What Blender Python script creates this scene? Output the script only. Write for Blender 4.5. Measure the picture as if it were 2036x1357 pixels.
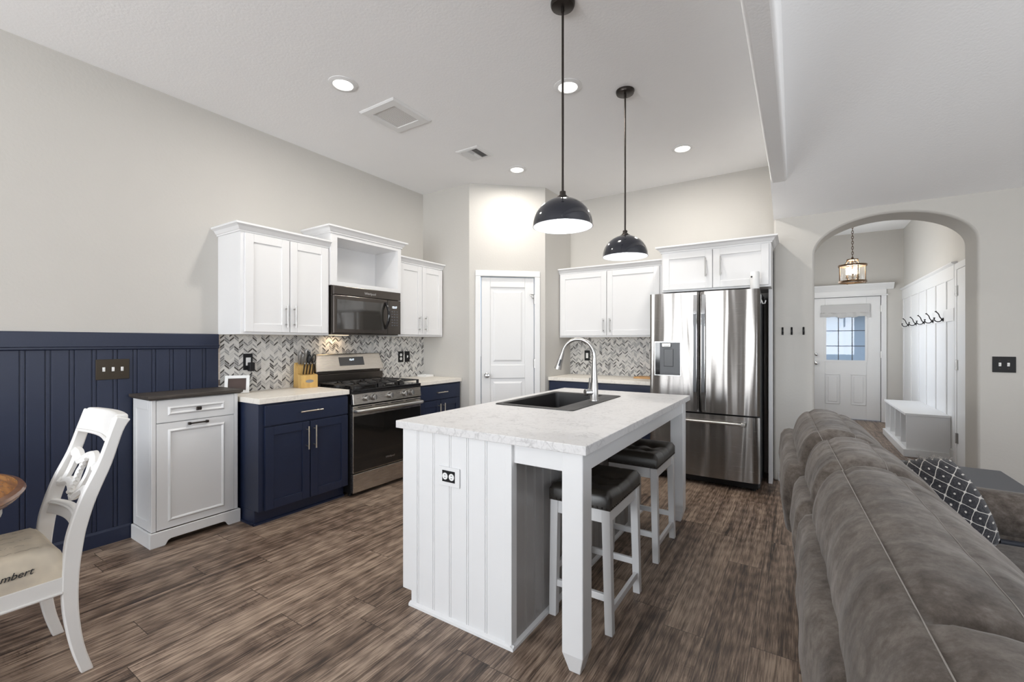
import bpy, bmesh, math, random
from mathutils import Vector, Matrix
random.seed(7)
PI = math.pi
for o in list(bpy.data.objects):
    bpy.data.objects.remove(o)
S = bpy.context.scene
COL = S.collection

# ------------------------------------------------------------------ camera
F_PX, YAW, HGT = 880.0, math.radians(32.9), 1.335
cd = bpy.data.cameras.new('camera')
cd.sensor_fit = 'HORIZONTAL'
cd.sensor_width = 36.0
cd.lens = 36.0 * F_PX / 2036.0
cd.shift_y = 2.5 / 2036.0
cd.clip_start = 0.05
cam = bpy.data.objects.new('camera', cd)
COL.objects.link(cam)
cam.location = (0, 0, HGT)
cam.rotation_euler = (PI / 2, 0, YAW)
S.camera = cam

# ------------------------------------------------------------------ view, world, daylight
S.view_settings.view_transform = 'Standard'
S.view_settings.look = 'None'
S.view_settings.exposure = -0.14
S.view_settings.gamma = 1.0
S.view_settings.use_curve_mapping = False
S.cycles.use_denoising = True
S.cycles.max_bounces = 10
S.cycles.diffuse_bounces = 6
S.cycles.glossy_bounces = 4
S.cycles.transmission_bounces = 6
S.cycles.caustics_reflective = False
S.cycles.caustics_refractive = False
S.cycles.sample_clamp_indirect = 6.0

W = bpy.data.worlds.new('world')
S.world = W
W.use_nodes = True
nt = W.node_tree
bg = nt.nodes['Background']
sky = nt.nodes.new('ShaderNodeTexSky')
sky.sky_type = 'HOSEK_WILKIE'
sky.sun_direction = (-0.4, -0.5, 0.75)
sky.turbidity = 4.0
nt.links.new(sky.outputs[0], bg.inputs[0])
bg.inputs[1].default_value = 8.0


def window_daylight(name, loc, direction, w, h, power, color=(0.955, 0.98, 1.0)):
    l = bpy.data.lights.new(name, 'AREA')
    l.shape = 'RECTANGLE'
    l.size, l.size_y = w, h
    l.energy = power
    l.color = color
    o = bpy.data.objects.new(name, l)
    COL.objects.link(o)
    o.location = loc
    o.rotation_euler = Vector(direction).to_track_quat('-Z', 'Y').to_euler()
    return o


# daylight entering through the windows of the living and dining room behind the camera
window_daylight('daylight_dining', (-2.2, -3.55, 1.6), (0, 1, 0.50), 2.3, 1.5, 215)
window_daylight('daylight_living', (1.6, -3.55, 1.7), (-0.25, 1, 0.3), 2.1, 1.8, 125)
window_daylight('daylight_side', (4.10, 1.0, 1.7), (-1, 0, 0.2), 2.5, 1.8, 95)
window_daylight('fill_light_hall', (-0.14, 7.9, 1.6), (1, 0, 0.15), 1.5, 1.4, 35)  # added fill light that brightens the hall from its unseen left side

# ------------------------------------------------------------------ mesh helpers
OFF = {}


def link(o):
    COL.objects.link(o)
    return o


def thing(name, label, cat, loc=(0, 0, 0), group=None, rotz=0.0, local=False):
    """an Empty at the base of a thing; parts are given in world coordinates unless local"""
    o = link(bpy.data.objects.new(name, None))
    o.empty_display_size = 0.1
    o.location = loc
    o.rotation_euler = (0, 0, rotz)
    o['label'] = label
    o['category'] = cat
    if group:
        o['group'] = group
    OFF[o] = Vector((0, 0, 0)) if local else Vector(loc)
    return o


def tag(o, label, cat, group=None):
    o['label'] = label
    o['category'] = cat
    if group:
        o['group'] = group
    return o


def obj(name, bm, mats, parent=None, bevel=0.0, smooth=None, label=None, origin=None, seg=2, recalc=True):
    if recalc:
        bmesh.ops.recalc_face_normals(bm, faces=bm.faces[:])
    me = bpy.data.meshes.new(name)
    off = OFF[parent] if parent is not None else (Vector(origin) if origin else Vector((0, 0, 0)))
    if off.length:
        bmesh.ops.translate(bm, verts=bm.verts[:], vec=-off)
    bm.to_mesh(me)
    bm.free()
    if not isinstance(mats, (list, tuple)):
        mats = [mats]
    for m in mats:
        me.materials.append(m)
    if smooth:
        me.polygons.foreach_set('use_smooth', [True] * len(me.polygons))
        if smooth < 179:
            me.set_sharp_from_angle(angle=math.radians(smooth))
    o = link(bpy.data.objects.new(name, me))
    OFF[o] = off
    if parent is not None:
        o.parent = parent
    elif origin:
        o.location = origin
    if bevel:
        b = o.modifiers.new('bevel', 'BEVEL')
        b.width = bevel
        b.segments = seg
        b.limit_method = 'ANGLE'
        b.angle_limit = math.radians(40)
        b.use_clamp_overlap = True
    if label:
        o['label'] = label
    return o


def struct(name, bm, mats, parent=None, **k):
    o = obj(name, bm, mats, parent, **k)
    if parent is None:
        o['kind'] = 'structure'
    return o


def B():
    return bmesh.new()


def box(bm, x0, x1, y0, y1, z0, z1, mi=0):
    x0, x1 = min(x0, x1), max(x0, x1)
    y0, y1 = min(y0, y1), max(y0, y1)
    z0, z1 = min(z0, z1), max(z0, z1)
    v = [bm.verts.new(p) for p in ((x0, y0, z0), (x1, y0, z0), (x1, y1, z0), (x0, y1, z0),
                                   (x0, y0, z1), (x1, y0, z1), (x1, y1, z1), (x0, y1, z1))]
    for q in ((3, 2, 1, 0), (4, 5, 6, 7), (0, 1, 5, 4), (1, 2, 6, 5), (2, 3, 7, 6), (3, 0, 4, 7)):
        f = bm.faces.new([v[i] for i in q])
        f.material_index = mi
    return v


def hexa(bm, bot, top, mi=0):
    v = [bm.verts.new(p) for p in list(bot) + list(top)]
    n = len(bot)
    fs = [bm.faces.new(v[:n][::-1]), bm.faces.new(v[n:])]
    for i in range(n):
        j = (i + 1) % n
        fs.append(bm.faces.new((v[i], v[j], v[n + j], v[n + i])))
    for f in fs:
        f.material_index = mi
    return v


def ringframe(d):
    d = Vector(d).normalized()
    a = Vector((0, 0, 1)) if abs(d.z) < 0.9 else Vector((1, 0, 0))
    u = d.cross(a).normalized()
    return u, d.cross(u).normalized()


def tube(bm, pts, r, n=10, mi=0, cap=True, closed=False):
    pts = [Vector(p) for p in pts]
    m = len(pts)
    rr = r if isinstance(r, (list, tuple)) else [r] * m
    rings = []
    u = None
    for i, p in enumerate(pts):
        if closed:
            d = pts[(i + 1) % m] - pts[(i - 1) % m]
        else:
            d = pts[min(i + 1, m - 1)] - pts[max(i - 1, 0)]
        d.normalize()
        if u is None:
            u, w = ringframe(d)
        else:
            u = (u - d * u.dot(d)).normalized()
            w = d.cross(u).normalized()
        rings.append([bm.verts.new(p + (u * math.cos(2 * PI * k / n) + w * math.sin(2 * PI * k / n)) * rr[i]) for k in range(n)])
    for i in range(m if closed else m - 1):
        a, b = rings[i], rings[(i + 1) % m]
        for k in range(n):
            f = bm.faces.new((a[k], a[(k + 1) % n], b[(k + 1) % n], b[k]))
            f.material_index = mi
    if cap and not closed:
        for rg in (rings[0][::-1], rings[-1]):
            f = bm.faces.new(rg)
            f.material_index = mi


def cyl(bm, p0, p1, r0, r1=None, n=20, mi=0):
    tube(bm, [p0, p1], [r0, r0 if r1 is None else r1], n, mi)


def lathe(bm, prof, c, n=40, mi=0, cap0=False, cap1=False):
    c = Vector(c)
    rings = []
    for r, z in prof:
        rings.append([bm.verts.new(c + Vector((r * math.cos(2 * PI * k / n), r * math.sin(2 * PI * k / n), z))) for k in range(n)])
    for a, b in zip(rings, rings[1:]):
        for k in range(n):
            f = bm.faces.new((a[k], a[(k + 1) % n], b[(k + 1) % n], b[k]))
            f.material_index = mi
    if cap0:
        bm.faces.new(rings[0][::-1]).material_index = mi
    if cap1:
        bm.faces.new(rings[-1]).material_index = mi


def prism(bm, poly, axis, a0, a1, mi=0):
    """extrude a 2D polygon along an axis: x -> (y,z), y -> (x,z), z -> (x,y)"""
    def P(p, a):
        return {'x': (a, p[0], p[1]), 'y': (p[0], a, p[1]), 'z': (p[0], p[1], a)}[axis]
    hexa(bm, [P(p, a0) for p in poly], [P(p, a1) for p in poly], mi)


def loft(bm, rings, closed=True, caps=True, mi=0):
    vr = [[bm.verts.new(p) for p in r] for r in rings]
    n = len(vr[0])
    for a, b in zip(vr, vr[1:]):
        for k in range(n if closed else n - 1):
            f = bm.faces.new((a[k], a[(k + 1) % n], b[(k + 1) % n], b[k]))
            f.material_index = mi
    if caps and closed:
        bm.faces.new(vr[0][::-1]).material_index = mi
        bm.faces.new(vr[-1]).material_index = mi
    return vr


def catmull(pts, per=4, closed=True):
    out = []
    n = len(pts)
    rng = range(n) if closed else range(n - 1)
    for i in rng:
        if closed:
            p = [Vector(pts[(i + k) % n]) for k in (-1, 0, 1, 2)]
        else:
            p = [Vector(pts[min(max(i + k, 0), n - 1)]) for k in (-1, 0, 1, 2)]
        for j in range(per):
            t = j / per
            out.append(0.5 * ((2 * p[1]) + (p[2] - p[0]) * t + (2 * p[0] - 5 * p[1] + 4 * p[2] - p[3]) * t * t
                              + (3 * p[1] - p[0] - 3 * p[2] + p[3]) * t ** 3))
    if not closed:
        out.append(Vector(pts[-1]))
    return out


def slab_hole(bm, o, i, z0, z1):
    ox0, ox1, oy0, oy1 = o
    ix0, ix1, iy0, iy1 = i
    def ring(x0, x1, y0, y1, z):
        return [bm.verts.new(p) for p in ((x0, y0, z), (x1, y0, z), (x1, y1, z), (x0, y1, z))]
    ot, it = ring(ox0, ox1, oy0, oy1, z1), ring(ix0, ix1, iy0, iy1, z1)
    ob, ib = ring(ox0, ox1, oy0, oy1, z0), ring(ix0, ix1, iy0, iy1, z0)
    for k in range(4):
        j = (k + 1) % 4
        bm.faces.new((ot[k], ot[j], it[j], it[k]))
        bm.faces.new((ob[j], ob[k], ib[k], ib[j]))
        bm.faces.new((ob[k], ob[j], ot[j], ot[k]))
        bm.faces.new((ib[j], ib[k], it[k], it[j]))


class Fr:
    """wall frame: a along the wall, b out of the wall into the room, z up"""
    def __init__(s, kind, x0, y0):
        s.k, s.x, s.y = kind, x0, y0

    def p(s, a, b, z):
        if s.k == 'L':
            return Vector((s.x + b, s.y + a, z))
        if s.k == 'R':
            return Vector((s.x - b, s.y + a, z))
        return Vector((s.x + a, s.y - b, z))

    def box(s, bm, a0, a1, b0, b1, z0, z1, mi=0):
        p, q = s.p(a0, b0, z0), s.p(a1, b1, z1)
        box(bm, p.x, q.x, p.y, q.y, p.z, q.z, mi)


FL = Fr('L', 0, 0)      # a = world y, b = world x
FB = Fr('B', 0, 0)      # a = world x, b = -world y


def text_mesh(bm, body, size, M, extr=0.0006, mi=0, shear=0.0, align='CENTER'):
    cu = bpy.data.curves.new('lettering', 'FONT')
    cu.body = body
    cu.size = size
    cu.extrude = extr
    cu.shear = shear
    cu.align_x = align
    cu.align_y = 'CENTER'
    cu.resolution_u = 3
    to = link(bpy.data.objects.new('lettering', cu))
    bpy.context.view_layer.update()
    me = bpy.data.meshes.new_from_object(to.evaluated_get(bpy.context.evaluated_depsgraph_get()))
    me.transform(M)
    n0 = len(bm.faces)
    bm.from_mesh(me)
    bm.faces.ensure_lookup_table()
    for f in bm.faces[n0:]:
        f.material_index = mi
    bpy.data.objects.remove(to)
    bpy.data.meshes.remove(me)


def mat_axes(o, x, y):
    x = Vector(x).normalized()
    y = Vector(y).normalized()
    z = x.cross(y)
    m = Matrix((x, y, z)).transposed().to_4x4()
    m.translation = Vector(o)
    return m


# ------------------------------------------------------------------ materials
def srgb(r, g, b):
    def f(c):
        c /= 255.0
        return c / 12.92 if c <= 0.04045 else ((c + 0.055) / 1.055) ** 2.4
    return (f(r), f(g), f(b), 1.0)


class N:
    def __init__(s, name):
        s.m = bpy.data.materials.new(name)
        s.m.use_nodes = True
        s.t = s.m.node_tree
        s.b = s.t.nodes['Principled BSDF']

    def n(s, typ, **k):
        nd = s.t.nodes.new(typ)
        for a, v in k.items():
            setattr(nd, a, v)
        return nd

    def l(s, a, b):
        s.t.links.new(a, b)

    def inp(s, nd, idx, v):
        if hasattr(v, 'is_output'):
            s.l(v, nd.inputs[idx])
        else:
            nd.inputs[idx].default_value = v

    def math(s, op, a, b=0.0, c=0.0, clamp=False):
        nd = s.n('ShaderNodeMath', operation=op, use_clamp=clamp)
        s.inp(nd, 0, a)
        s.inp(nd, 1, b)
        if op in ('MULTIPLY_ADD', 'SMOOTH_MIN', 'WRAP', 'COMPARE'):
            s.inp(nd, 2, c)
        return nd.outputs[0]

    def mix(s, f, a, b):
        nd = s.n('ShaderNodeMix', data_type='RGBA')
        s.inp(nd, 0, f)
        s.inp(nd, 6, a)
        s.inp(nd, 7, b)
        return nd.outputs[2]

    def ramp(s, f, stops, interp='LINEAR'):
        nd = s.n('ShaderNodeValToRGB')
        cr = nd.color_ramp
        cr.interpolation = interp
        while len(cr.elements) < len(stops):
            cr.elements.new(0.5)
        for e, (p, c) in zip(cr.elements, stops):
            e.position = p
            e.color = c
        s.l(f, nd.inputs[0])
        return nd.outputs[0]

    def coord(s, out='Object', scale=None):
        tc = s.n('ShaderNodeTexCoord')
        o = tc.outputs[out]
        if scale:
            mp = s.n('ShaderNodeMapping')
            mp.inputs['Scale'].default_value = scale
            s.l(o, mp.inputs[0])
            return mp.outputs[0]
        return o

    def noise(s, vec, scale, detail=3.0, rough=0.5, dist=0.0):
        nd = s.n('ShaderNodeTexNoise')
        s.l(vec, nd.inputs['Vector'])
        nd.inputs['Scale'].default_value = scale
        nd.inputs['Detail'].default_value = detail
        nd.inputs['Roughness'].default_value = rough
        nd.inputs['Distortion'].default_value = dist
        return nd.outputs[0]

    def bump(s, h, strength=0.2, dist=0.01):
        nd = s.n('ShaderNodeBump')
        nd.inputs['Strength'].default_value = strength
        nd.inputs['Distance'].default_value = dist
        s.l(h, nd.inputs['Height'])
        s.l(nd.outputs[0], s.b.inputs['Normal'])

    def set(s, **k):
        for a, v in k.items():
            s.inp(s.b, a.replace('_', ' '), v)
        return s.m


def simple(name, col, rough=0.5, metal=0.0, **k):
    n = N(name)
    return n.set(Base_Color=col, Roughness=rough, Metallic=metal, **k)


def painted(name, col, rough=0.4, bscale=60.0, bstr=0.04, var=0.03):
    n = N(name)
    c = n.coord()
    f = n.noise(c, 6.0, 3)
    dark = tuple(x * (1 - 2 * var) for x in col[:3]) + (1,)
    n.set(Base_Color=n.mix(f, dark, col), Roughness=rough)
    n.bump(n.noise(c, bscale, 4), bstr, 0.004)
    return n.m


M = {}
M['wall'] = painted('greige_wall_paint', (0.535, 0.518, 0.487, 1), 0.75, 55, 0.22, 0.015)
M['ceil'] = painted('white_ceiling_texture', (0.87, 0.87, 0.875, 1), 0.85, 70, 0.28, 0.01)
M['trim'] = painted('white_trim_paint', (0.735, 0.735, 0.735, 1), 0.35, 40, 0.03, 0.01)
M['cab'] = painted('white_cabinet_paint', (0.76, 0.76, 0.765, 1), 0.38, 50, 0.04, 0.01)
M['cream'] = painted('antique_white_paint', (0.80, 0.79, 0.77, 1), 0.4, 40, 0.05, 0.02)
M['navy'] = painted('navy_paint', (0.0135, 0.021, 0.050, 1), 0.36, 50, 0.05, 0.05)
M['navywall'] = painted('navy_wainscot_paint', (0.016, 0.023, 0.052, 1), 0.42, 70, 0.10, 0.05)
M['gray'] = painted('gray_island_paint', (0.35, 0.335, 0.325, 1), 0.33, 60, 0.05, 0.03)
M['black'] = simple('black_plastic', (0.009, 0.009, 0.010, 1), 0.5, Specular_IOR_Level=0.3)
M['blackgloss'] = simple('black_gloss', (0.008, 0.008, 0.009, 1), 0.08)
M['iron'] = painted('cast_iron', (0.02, 0.019, 0.019, 1), 0.5, 200, 0.2)
M['nickel'] = simple('brushed_nickel', (0.46, 0.45, 0.435, 1), 0.32, 1.0)
M['chrome'] = simple('satin_chrome', (0.62, 0.62, 0.62, 1), 0.18, 1.0)
M['brass'] = simple('champagne_pull', (0.72, 0.66, 0.56, 1), 0.28, 1.0)
M['bronze'] = simple('dark_bronze', (0.045, 0.038, 0.034, 1), 0.35, 0.8)
M['lantern'] = simple('aged_bronze', (0.16, 0.105, 0.065, 1), 0.4, 0.9)
M['shadeout'] = simple('glossy_black_navy_enamel', (0.012, 0.014, 0.022, 1), 0.12, 0.0, Coat_Weight=0.6)
M['shadein'] = simple('white_enamel', (0.85, 0.87, 0.92, 1), 0.3)
M['white_plastic'] = simple('white_plastic', (0.80, 0.80, 0.79, 1), 0.35)
M['plate_bronze'] = simple('oil_rubbed_bronze', (0.05, 0.038, 0.026, 1), 0.35, 0.6)
M['darkgrey'] = simple('dark_gray_plastic', (0.05, 0.052, 0.057, 1), 0.3)
M['midgrey'] = simple('mid_gray_plastic', (0.075, 0.078, 0.085, 1), 0.35)
M['liner'] = simple('dark_slate_lining', (0.035, 0.038, 0.048, 1), 0.8)
M['slate'] = painted('slate_tabletop', (0.055, 0.06, 0.075, 1), 0.42, 80, 0.04)
M['thread'] = simple('pale_stitching', (0.27, 0.25, 0.23, 1), 0.9)
M['ink'] = simple('black_ink', (0.03, 0.03, 0.032, 1), 0.9)
M['silver'] = simple('silver_badge', (0.6, 0.6, 0.6, 1), 0.3, 1.0)


def emit(name, col, st):
    n = N(name)
    n.set(Base_Color=(0.8, 0.8, 0.8, 1), Emission_Color=col, Emission_Strength=st)
    return n.m


M['lens'] = emit('led_lens', (1.0, 0.97, 0.9, 1), 6.0)
M['bulb'] = emit('frosted_bulb', (0.95, 0.97, 1.0, 1), 8.0)
M['candle'] = emit('candle_bulb', (1.0, 0.80, 0.5, 1), 7.0)
M['digits'] = emit('display_digits', (0.75, 0.88, 1.0, 1), 2.5)
M['hoodlens'] = emit('hood_lamp', (1.0, 0.8, 0.55, 1), 1.5)


def glass(name, col=(1, 1, 1, 1), rough=0.0, alpha_mix=0.85):
    n = N(name)
    out = n.t.nodes['Material Output']
    tr = n.n('ShaderNodeBsdfTransparent')
    tr.inputs[0].default_value = col
    gl = n.n('ShaderNodeBsdfGlossy')
    gl.inputs['Roughness'].default_value = rough
    fr = n.n('ShaderNodeFresnel')
    fr.inputs[0].default_value = 1.45
    mx = n.n('ShaderNodeMixShader')
    n.l(fr.outputs[0], mx.inputs[0])
    n.l(tr.outputs[0], mx.inputs[1])
    n.l(gl.outputs[0], mx.inputs[2])
    n.l(mx.outputs[0], out.inputs[0])
    return n.m


M['glass'] = glass('window_glass', (0.97, 0.98, 1.0, 1))


def mk_lglass():
    n = N('seeded_lantern_glass')
    out = n.t.nodes['Material Output']
    tr = n.n('ShaderNodeBsdfTransparent')
    tl = n.n('ShaderNodeBsdfTranslucent')
    tl.inputs[0].default_value = (0.9, 0.86, 0.8, 1)
    gl = n.n('ShaderNodeBsdfGlossy')
    gl.inputs['Roughness'].default_value = 0.1
    m1 = n.n('ShaderNodeMixShader')
    m1.inputs[0].default_value = 0.025
    n.l(tr.outputs[0], m1.inputs[1])
    n.l(tl.outputs[0], m1.inputs[2])
    m2 = n.n('ShaderNodeMixShader')
    m2.inputs[0].default_value = 0.05
    n.l(m1.outputs[0], m2.inputs[1])
    n.l(gl.outputs[0], m2.inputs[2])
    n.l(m2.outputs[0], out.inputs[0])
    return n.m


M['lglass'] = mk_lglass()


def mk_steel(name, col, axis='z', rough=0.24, wob=0.0):
    n = N(name)
    sc = {'z': (1.0, 1.0, 60), 'y': (60, 0.7, 60)}[axis]
    f = n.noise(n.coord('Object', sc), 8.0, 3)
    n.set(Base_Color=n.mix(f, tuple(c * 0.9 for c in col[:3]) + (1,), col), Metallic=1.0,
          Roughness=n.math('MULTIPLY_ADD', f, 0.12, rough - 0.06))
    if wob:
        g = n.noise(n.coord('Object', (4.6, 1, 0.30)), 1.6, 1.0, 0.3, 0.4)
        n.bump(g, 1.0, wob)
        tg = n.n('ShaderNodeTangent', direction_type='RADIAL', axis='Z')
        n.l(tg.outputs[0], n.b.inputs['Tangent'])
        n.b.inputs['Anisotropic'].default_value = 0.9
        n.b.inputs['Anisotropic Rotation'].default_value = 0.25
    return n.m


M['steel'] = mk_steel('stainless_steel', (0.29, 0.275, 0.262, 1), 'z', 0.25, 0.022)
M['steelr'] = mk_steel('range_stainless', (0.56, 0.52, 0.47, 1), 'y', 0.26)
M['ovenglass'] = simple('oven_glass', (0.012, 0.011, 0.010, 1), 0.06)
M['mwdark'] = simple('black_stainless', (0.10, 0.088, 0.078, 1), 0.22, 0.85)
M['mwglass'] = simple('smoked_glass', (0.035, 0.032, 0.028, 1), 0.06, 0.0, Specular_IOR_Level=1.0, Coat_Weight=0.5, Coat_Roughness=0.04)
M['sink'] = painted('black_granite_sink', (0.018, 0.017, 0.017, 1), 0.45, 300, 0.1, 0.2)


def mk_floor():
    n = N('wood_plank_floor')
    pos = n.coord('Object')
    sep = n.n('ShaderNodeSeparateXYZ')
    n.l(pos, sep.inputs[0])
    X, Y = sep.outputs[0], sep.outputs[1]
    PW, PL = 0.178, 1.22
    u = n.math('DIVIDE', X, PW)
    row = n.math('FLOOR', u)
    fu = n.math('FRACT', u)
    wr = n.n('ShaderNodeTexWhiteNoise', noise_dimensions='1D')
    n.l(row, wr.inputs['W'])
    v = n.math('ADD', n.math('DIVIDE', Y, PL), n.math('MULTIPLY', wr.outputs[0], 7.31))
    colm = n.math('FLOOR', v)
    fv = n.math('FRACT', v)
    cmb = n.n('ShaderNodeCombineXYZ')
    n.l(row, cmb.inputs[0])
    n.l(colm, cmb.inputs[1])
    wn = n.n('ShaderNodeTexWhiteNoise', noise_dimensions='3D')
    n.l(cmb.outputs[0], wn.inputs['Vector'])
    rnd = wn.outputs[0]
    # grain coordinates, shifted per plank
    sh = n.n('ShaderNodeVectorMath', operation='MULTIPLY_ADD')
    n.l(wn.outputs[1], sh.inputs[0])
    sh.inputs[1].default_value = (17.0, 23.0, 5.0)
    n.l(pos, sh.inputs[2])
    def mp(scale):
        m = n.n('ShaderNodeMapping')
        m.inputs['Scale'].default_value = scale
        n.l(sh.outputs[0], m.inputs[0])
        return m.outputs[0]
    g1 = n.noise(mp((34, 1.3, 1)), 1.0, 9, 0.70, 0.35)
    g2 = n.noise(mp((190, 7.0, 1)), 1.0, 5, 0.7, 0.2)
    g3 = n.noise(mp((10.0, 0.6, 1)), 1.0, 6, 0.62, 0.5)
    saw = n.noise(mp((16, 75, 1)), 1.0, 3, 0.6, 0.5)
    sawm = n.ramp(n.noise(mp((4.0, 1.5, 1)), 1.0, 2), [(0.54, (0, 0, 0, 1)), (0.70, (1, 1, 1, 1))])
    cath = n.n('ShaderNodeTexWave', wave_type='RINGS', rings_direction='X')
    n.l(mp((6.0, 0.9, 1)), cath.inputs['Vector'])
    cath.inputs['Scale'].default_value = 2.6
    cath.inputs['Distortion'].default_value = 7.0
    cath.inputs['Detail'].default_value = 3.0
    def ctr(v, k):
        return n.math('MULTIPLY', n.math('SUBTRACT', v, 0.5), k)
    strk = n.ramp(n.noise(mp((24, 0.75, 1)), 1.0, 5, 0.6, 0.5), [(0.55, (0, 0, 0, 1)), (0.64, (1, 1, 1, 1))])
    f = n.math('ADD', 0.545, ctr(g1, 0.70))
    f = n.math('ADD', f, ctr(g2, 0.85))
    f = n.math('ADD', f, ctr(g3, 0.38))
    f = n.math('ADD', f, ctr(rnd, 0.13))
    f = n.math('ADD', f, ctr(cath.outputs[1], 0.07))
    f = n.math('SUBTRACT', f, n.math('MULTIPLY', strk, 0.13))
    f = n.math('SUBTRACT', f, n.math('MULTIPLY', sawm, n.math('MULTIPLY', n.ramp(saw, [(0.52, (0, 0, 0, 1)), (0.60, (1, 1, 1, 1))]), 0.06)))
    col = n.ramp(f, [(0.30, (0.030, 0.020, 0.015, 1)), (0.44, (0.108, 0.071, 0.050, 1)), (0.55, (0.205, 0.146, 0.108, 1)), (0.72, (0.385, 0.290, 0.218, 1))])
    # joints
    e1 = n.math('MINIMUM', fu, n.math('SUBTRACT', 1.0, fu))
    e2 = n.math('MINIMUM', fv, n.math('SUBTRACT', 1.0, fv))
    j1 = n.math('LESS_THAN', e1, 0.008)
    j2 = n.math('LESS_THAN', e2, 0.0014)
    j = n.math('MAXIMUM', j1, j2)
    col = n.mix(n.math('MULTIPLY', j, 0.7), col, (0.018, 0.013, 0.010, 1))
    n.set(Base_Color=col, Roughness=n.math('MULTIPLY_ADD', g2, 0.2, 0.36))
    n.bump(n.math('SUBTRACT', n.math('MULTIPLY', f, 0.35), j), 0.35, 0.0012)
    return n.m


M['floor'] = mk_floor()


def mk_marble(name, base, vein, warm=0.0):
    n = N(name)
    c = n.coord('Object')
    w1 = n.noise(c, 5.0, 3, 0.6, 1.0)
    vm = n.n('ShaderNodeVectorMath', operation='MULTIPLY_ADD')
    nz = n.n('ShaderNodeTexNoise')
    nz.inputs['Scale'].default_value = 9.0
    nz.inputs['Detail'].default_value = 4.0
    n.l(c, nz.inputs['Vector'])
    n.l(nz.outputs[1], vm.inputs[0])
    vm.inputs[1].default_value = (0.16, 0.16, 0.16)
    n.l(c, vm.inputs[2])
    vo = n.n('ShaderNodeTexVoronoi', feature='DISTANCE_TO_EDGE')
    vo.inputs['Scale'].default_value = 15.0
    n.l(vm.outputs[0], vo.inputs['Vector'])
    veins = n.ramp(vo.outputs[0], [(0.0, (1, 1, 1, 1)), (0.09, (0, 0, 0, 1))])
    msk = n.ramp(n.noise(c, 11.0, 3, 0.6), [(0.42, (0, 0, 0, 1)), (0.62, (1, 1, 1, 1))])
    fl = n.ramp(n.noise(c, 38.0, 4, 0.65, 1.4), [(0.52, (0, 0, 0, 1)), (0.72, (1, 1, 1, 1))])
    a = n.math('MULTIPLY', veins, msk)
    col = n.mix(n.math('MULTIPLY', a, 0.42), base, vein)
    col = n.mix(n.math('MULTIPLY', fl, 0.30), col, vein)
    n.set(Base_Color=col, Roughness=0.38)
    return n.m


M['marble'] = mk_marble('white_marble_laminate', (0.66, 0.65, 0.645, 1), (0.27, 0.262, 0.262, 1))
M['marblew'] = mk_marble('warm_lit_marble_laminate', (0.82, 0.78, 0.71, 1), (0.50, 0.46, 0.41, 1))  # the marble laminate again, with warm kitchen light put into its colors


def mk_mosaic():
    n = N('chevron_mosaic_tile')
    pos = n.coord('Object')
    sep = n.n('ShaderNodeSeparateXYZ')
    n.l(pos, sep.inputs[0])
    # the coordinate along the wall: x + y (each wall has only one of them varying)
    A = n.math('ADD', sep.outputs[0], sep.outputs[1])
    Z = sep.outputs[2]
    CW, TH = 0.036, 0.0185
    a = n.math('DIVIDE', A, CW)
    col = n.math('FLOOR', a)
    fa = n.math('FRACT', a)
    par = n.math('MODULO', n.math('ABSOLUTE', col), 2.0)
    sgn = n.math('MULTIPLY_ADD', par, 2.0, -1.0)
    zz = n.math('ADD', Z, n.math('MULTIPLY', sgn, n.math('MULTIPLY', n.math('SUBTRACT', fa, 0.5), CW * 0.86)))
    b = n.math('DIVIDE', zz, TH)
    bi = n.math('FLOOR', b)
    fb = n.math('FRACT', b)
    cm = n.n('ShaderNodeCombineXYZ')
    n.l(col, cm.inputs[0])
    n.l(bi, cm.inputs[1])
    wn = n.n('ShaderNodeTexWhiteNoise', noise_dimensions='3D')
    n.l(cm.outputs[0], wn.inputs['Vector'])
    tint = n.ramp(wn.outputs[0], [(0.0, (0.70, 0.68, 0.65, 1)), (0.28, (0.60, 0.585, 0.56, 1)), (0.42, (0.50, 0.49, 0.475, 1)),
                                  (0.54, (0.35, 0.345, 0.34, 1)), (0.68, (0.21, 0.205, 0.205, 1)), (0.80, (0.062, 0.056, 0.052, 1)), (0.9, (0.64, 0.62, 0.58, 1))], 'CONSTANT')
    mar = n.noise(n.coord('Object', (1, 1, 1)), 160.0, 4, 0.6, 1.0)
    tint = n.mix(n.math('MULTIPLY', mar, 0.22), tint, (0.30, 0.29, 0.28, 1))
    ea = n.math('MINIMUM', fa, n.math('SUBTRACT', 1.0, fa))
    eb = n.math('MINIMUM', fb, n.math('SUBTRACT', 1.0, fb))
    g = n.math('MAXIMUM', n.math('LESS_THAN', ea, 0.022), n.math('LESS_THAN', eb, 0.07))
    c = n.mix(g, tint, (0.66, 0.645, 0.62, 1))
    n.set(Base_Color=c, Roughness=n.math('MULTIPLY_ADD', g, 0.5, 0.22))
    n.bump(n.math('SUBTRACT', 1.0, g), 0.4, 0.001)
    return n.m


M['mosaic'] = mk_mosaic()
M['mosaicedge'] = None


def mk_edge():
    n = N('mosaic_edge_strip')
    pos = n.coord('Object')
    sep = n.n('ShaderNodeSeparateXYZ')
    n.l(pos, sep.inputs[0])
    b = n.math('DIVIDE', sep.outputs[2], 0.052)
    wn = n.n('ShaderNodeTexWhiteNoise', noise_dimensions='1D')
    n.l(n.math('FLOOR', b), wn.inputs['W'])
    t = n.ramp(wn.outputs[0], [(0, (0.50, 0.44, 0.38, 1)), (0.4, (0.42, 0.36, 0.31, 1)), (0.8, (0.13, 0.10, 0.085, 1))], 'CONSTANT')
    fb = n.math('FRACT', b)
    g = n.math('LESS_THAN', fb, 0.07)
    n.set(Base_Color=n.mix(g, t, (0.62, 0.6, 0.57, 1)), Roughness=0.35)
    return n.m


M['mosaicedge'] = mk_edge()


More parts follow.
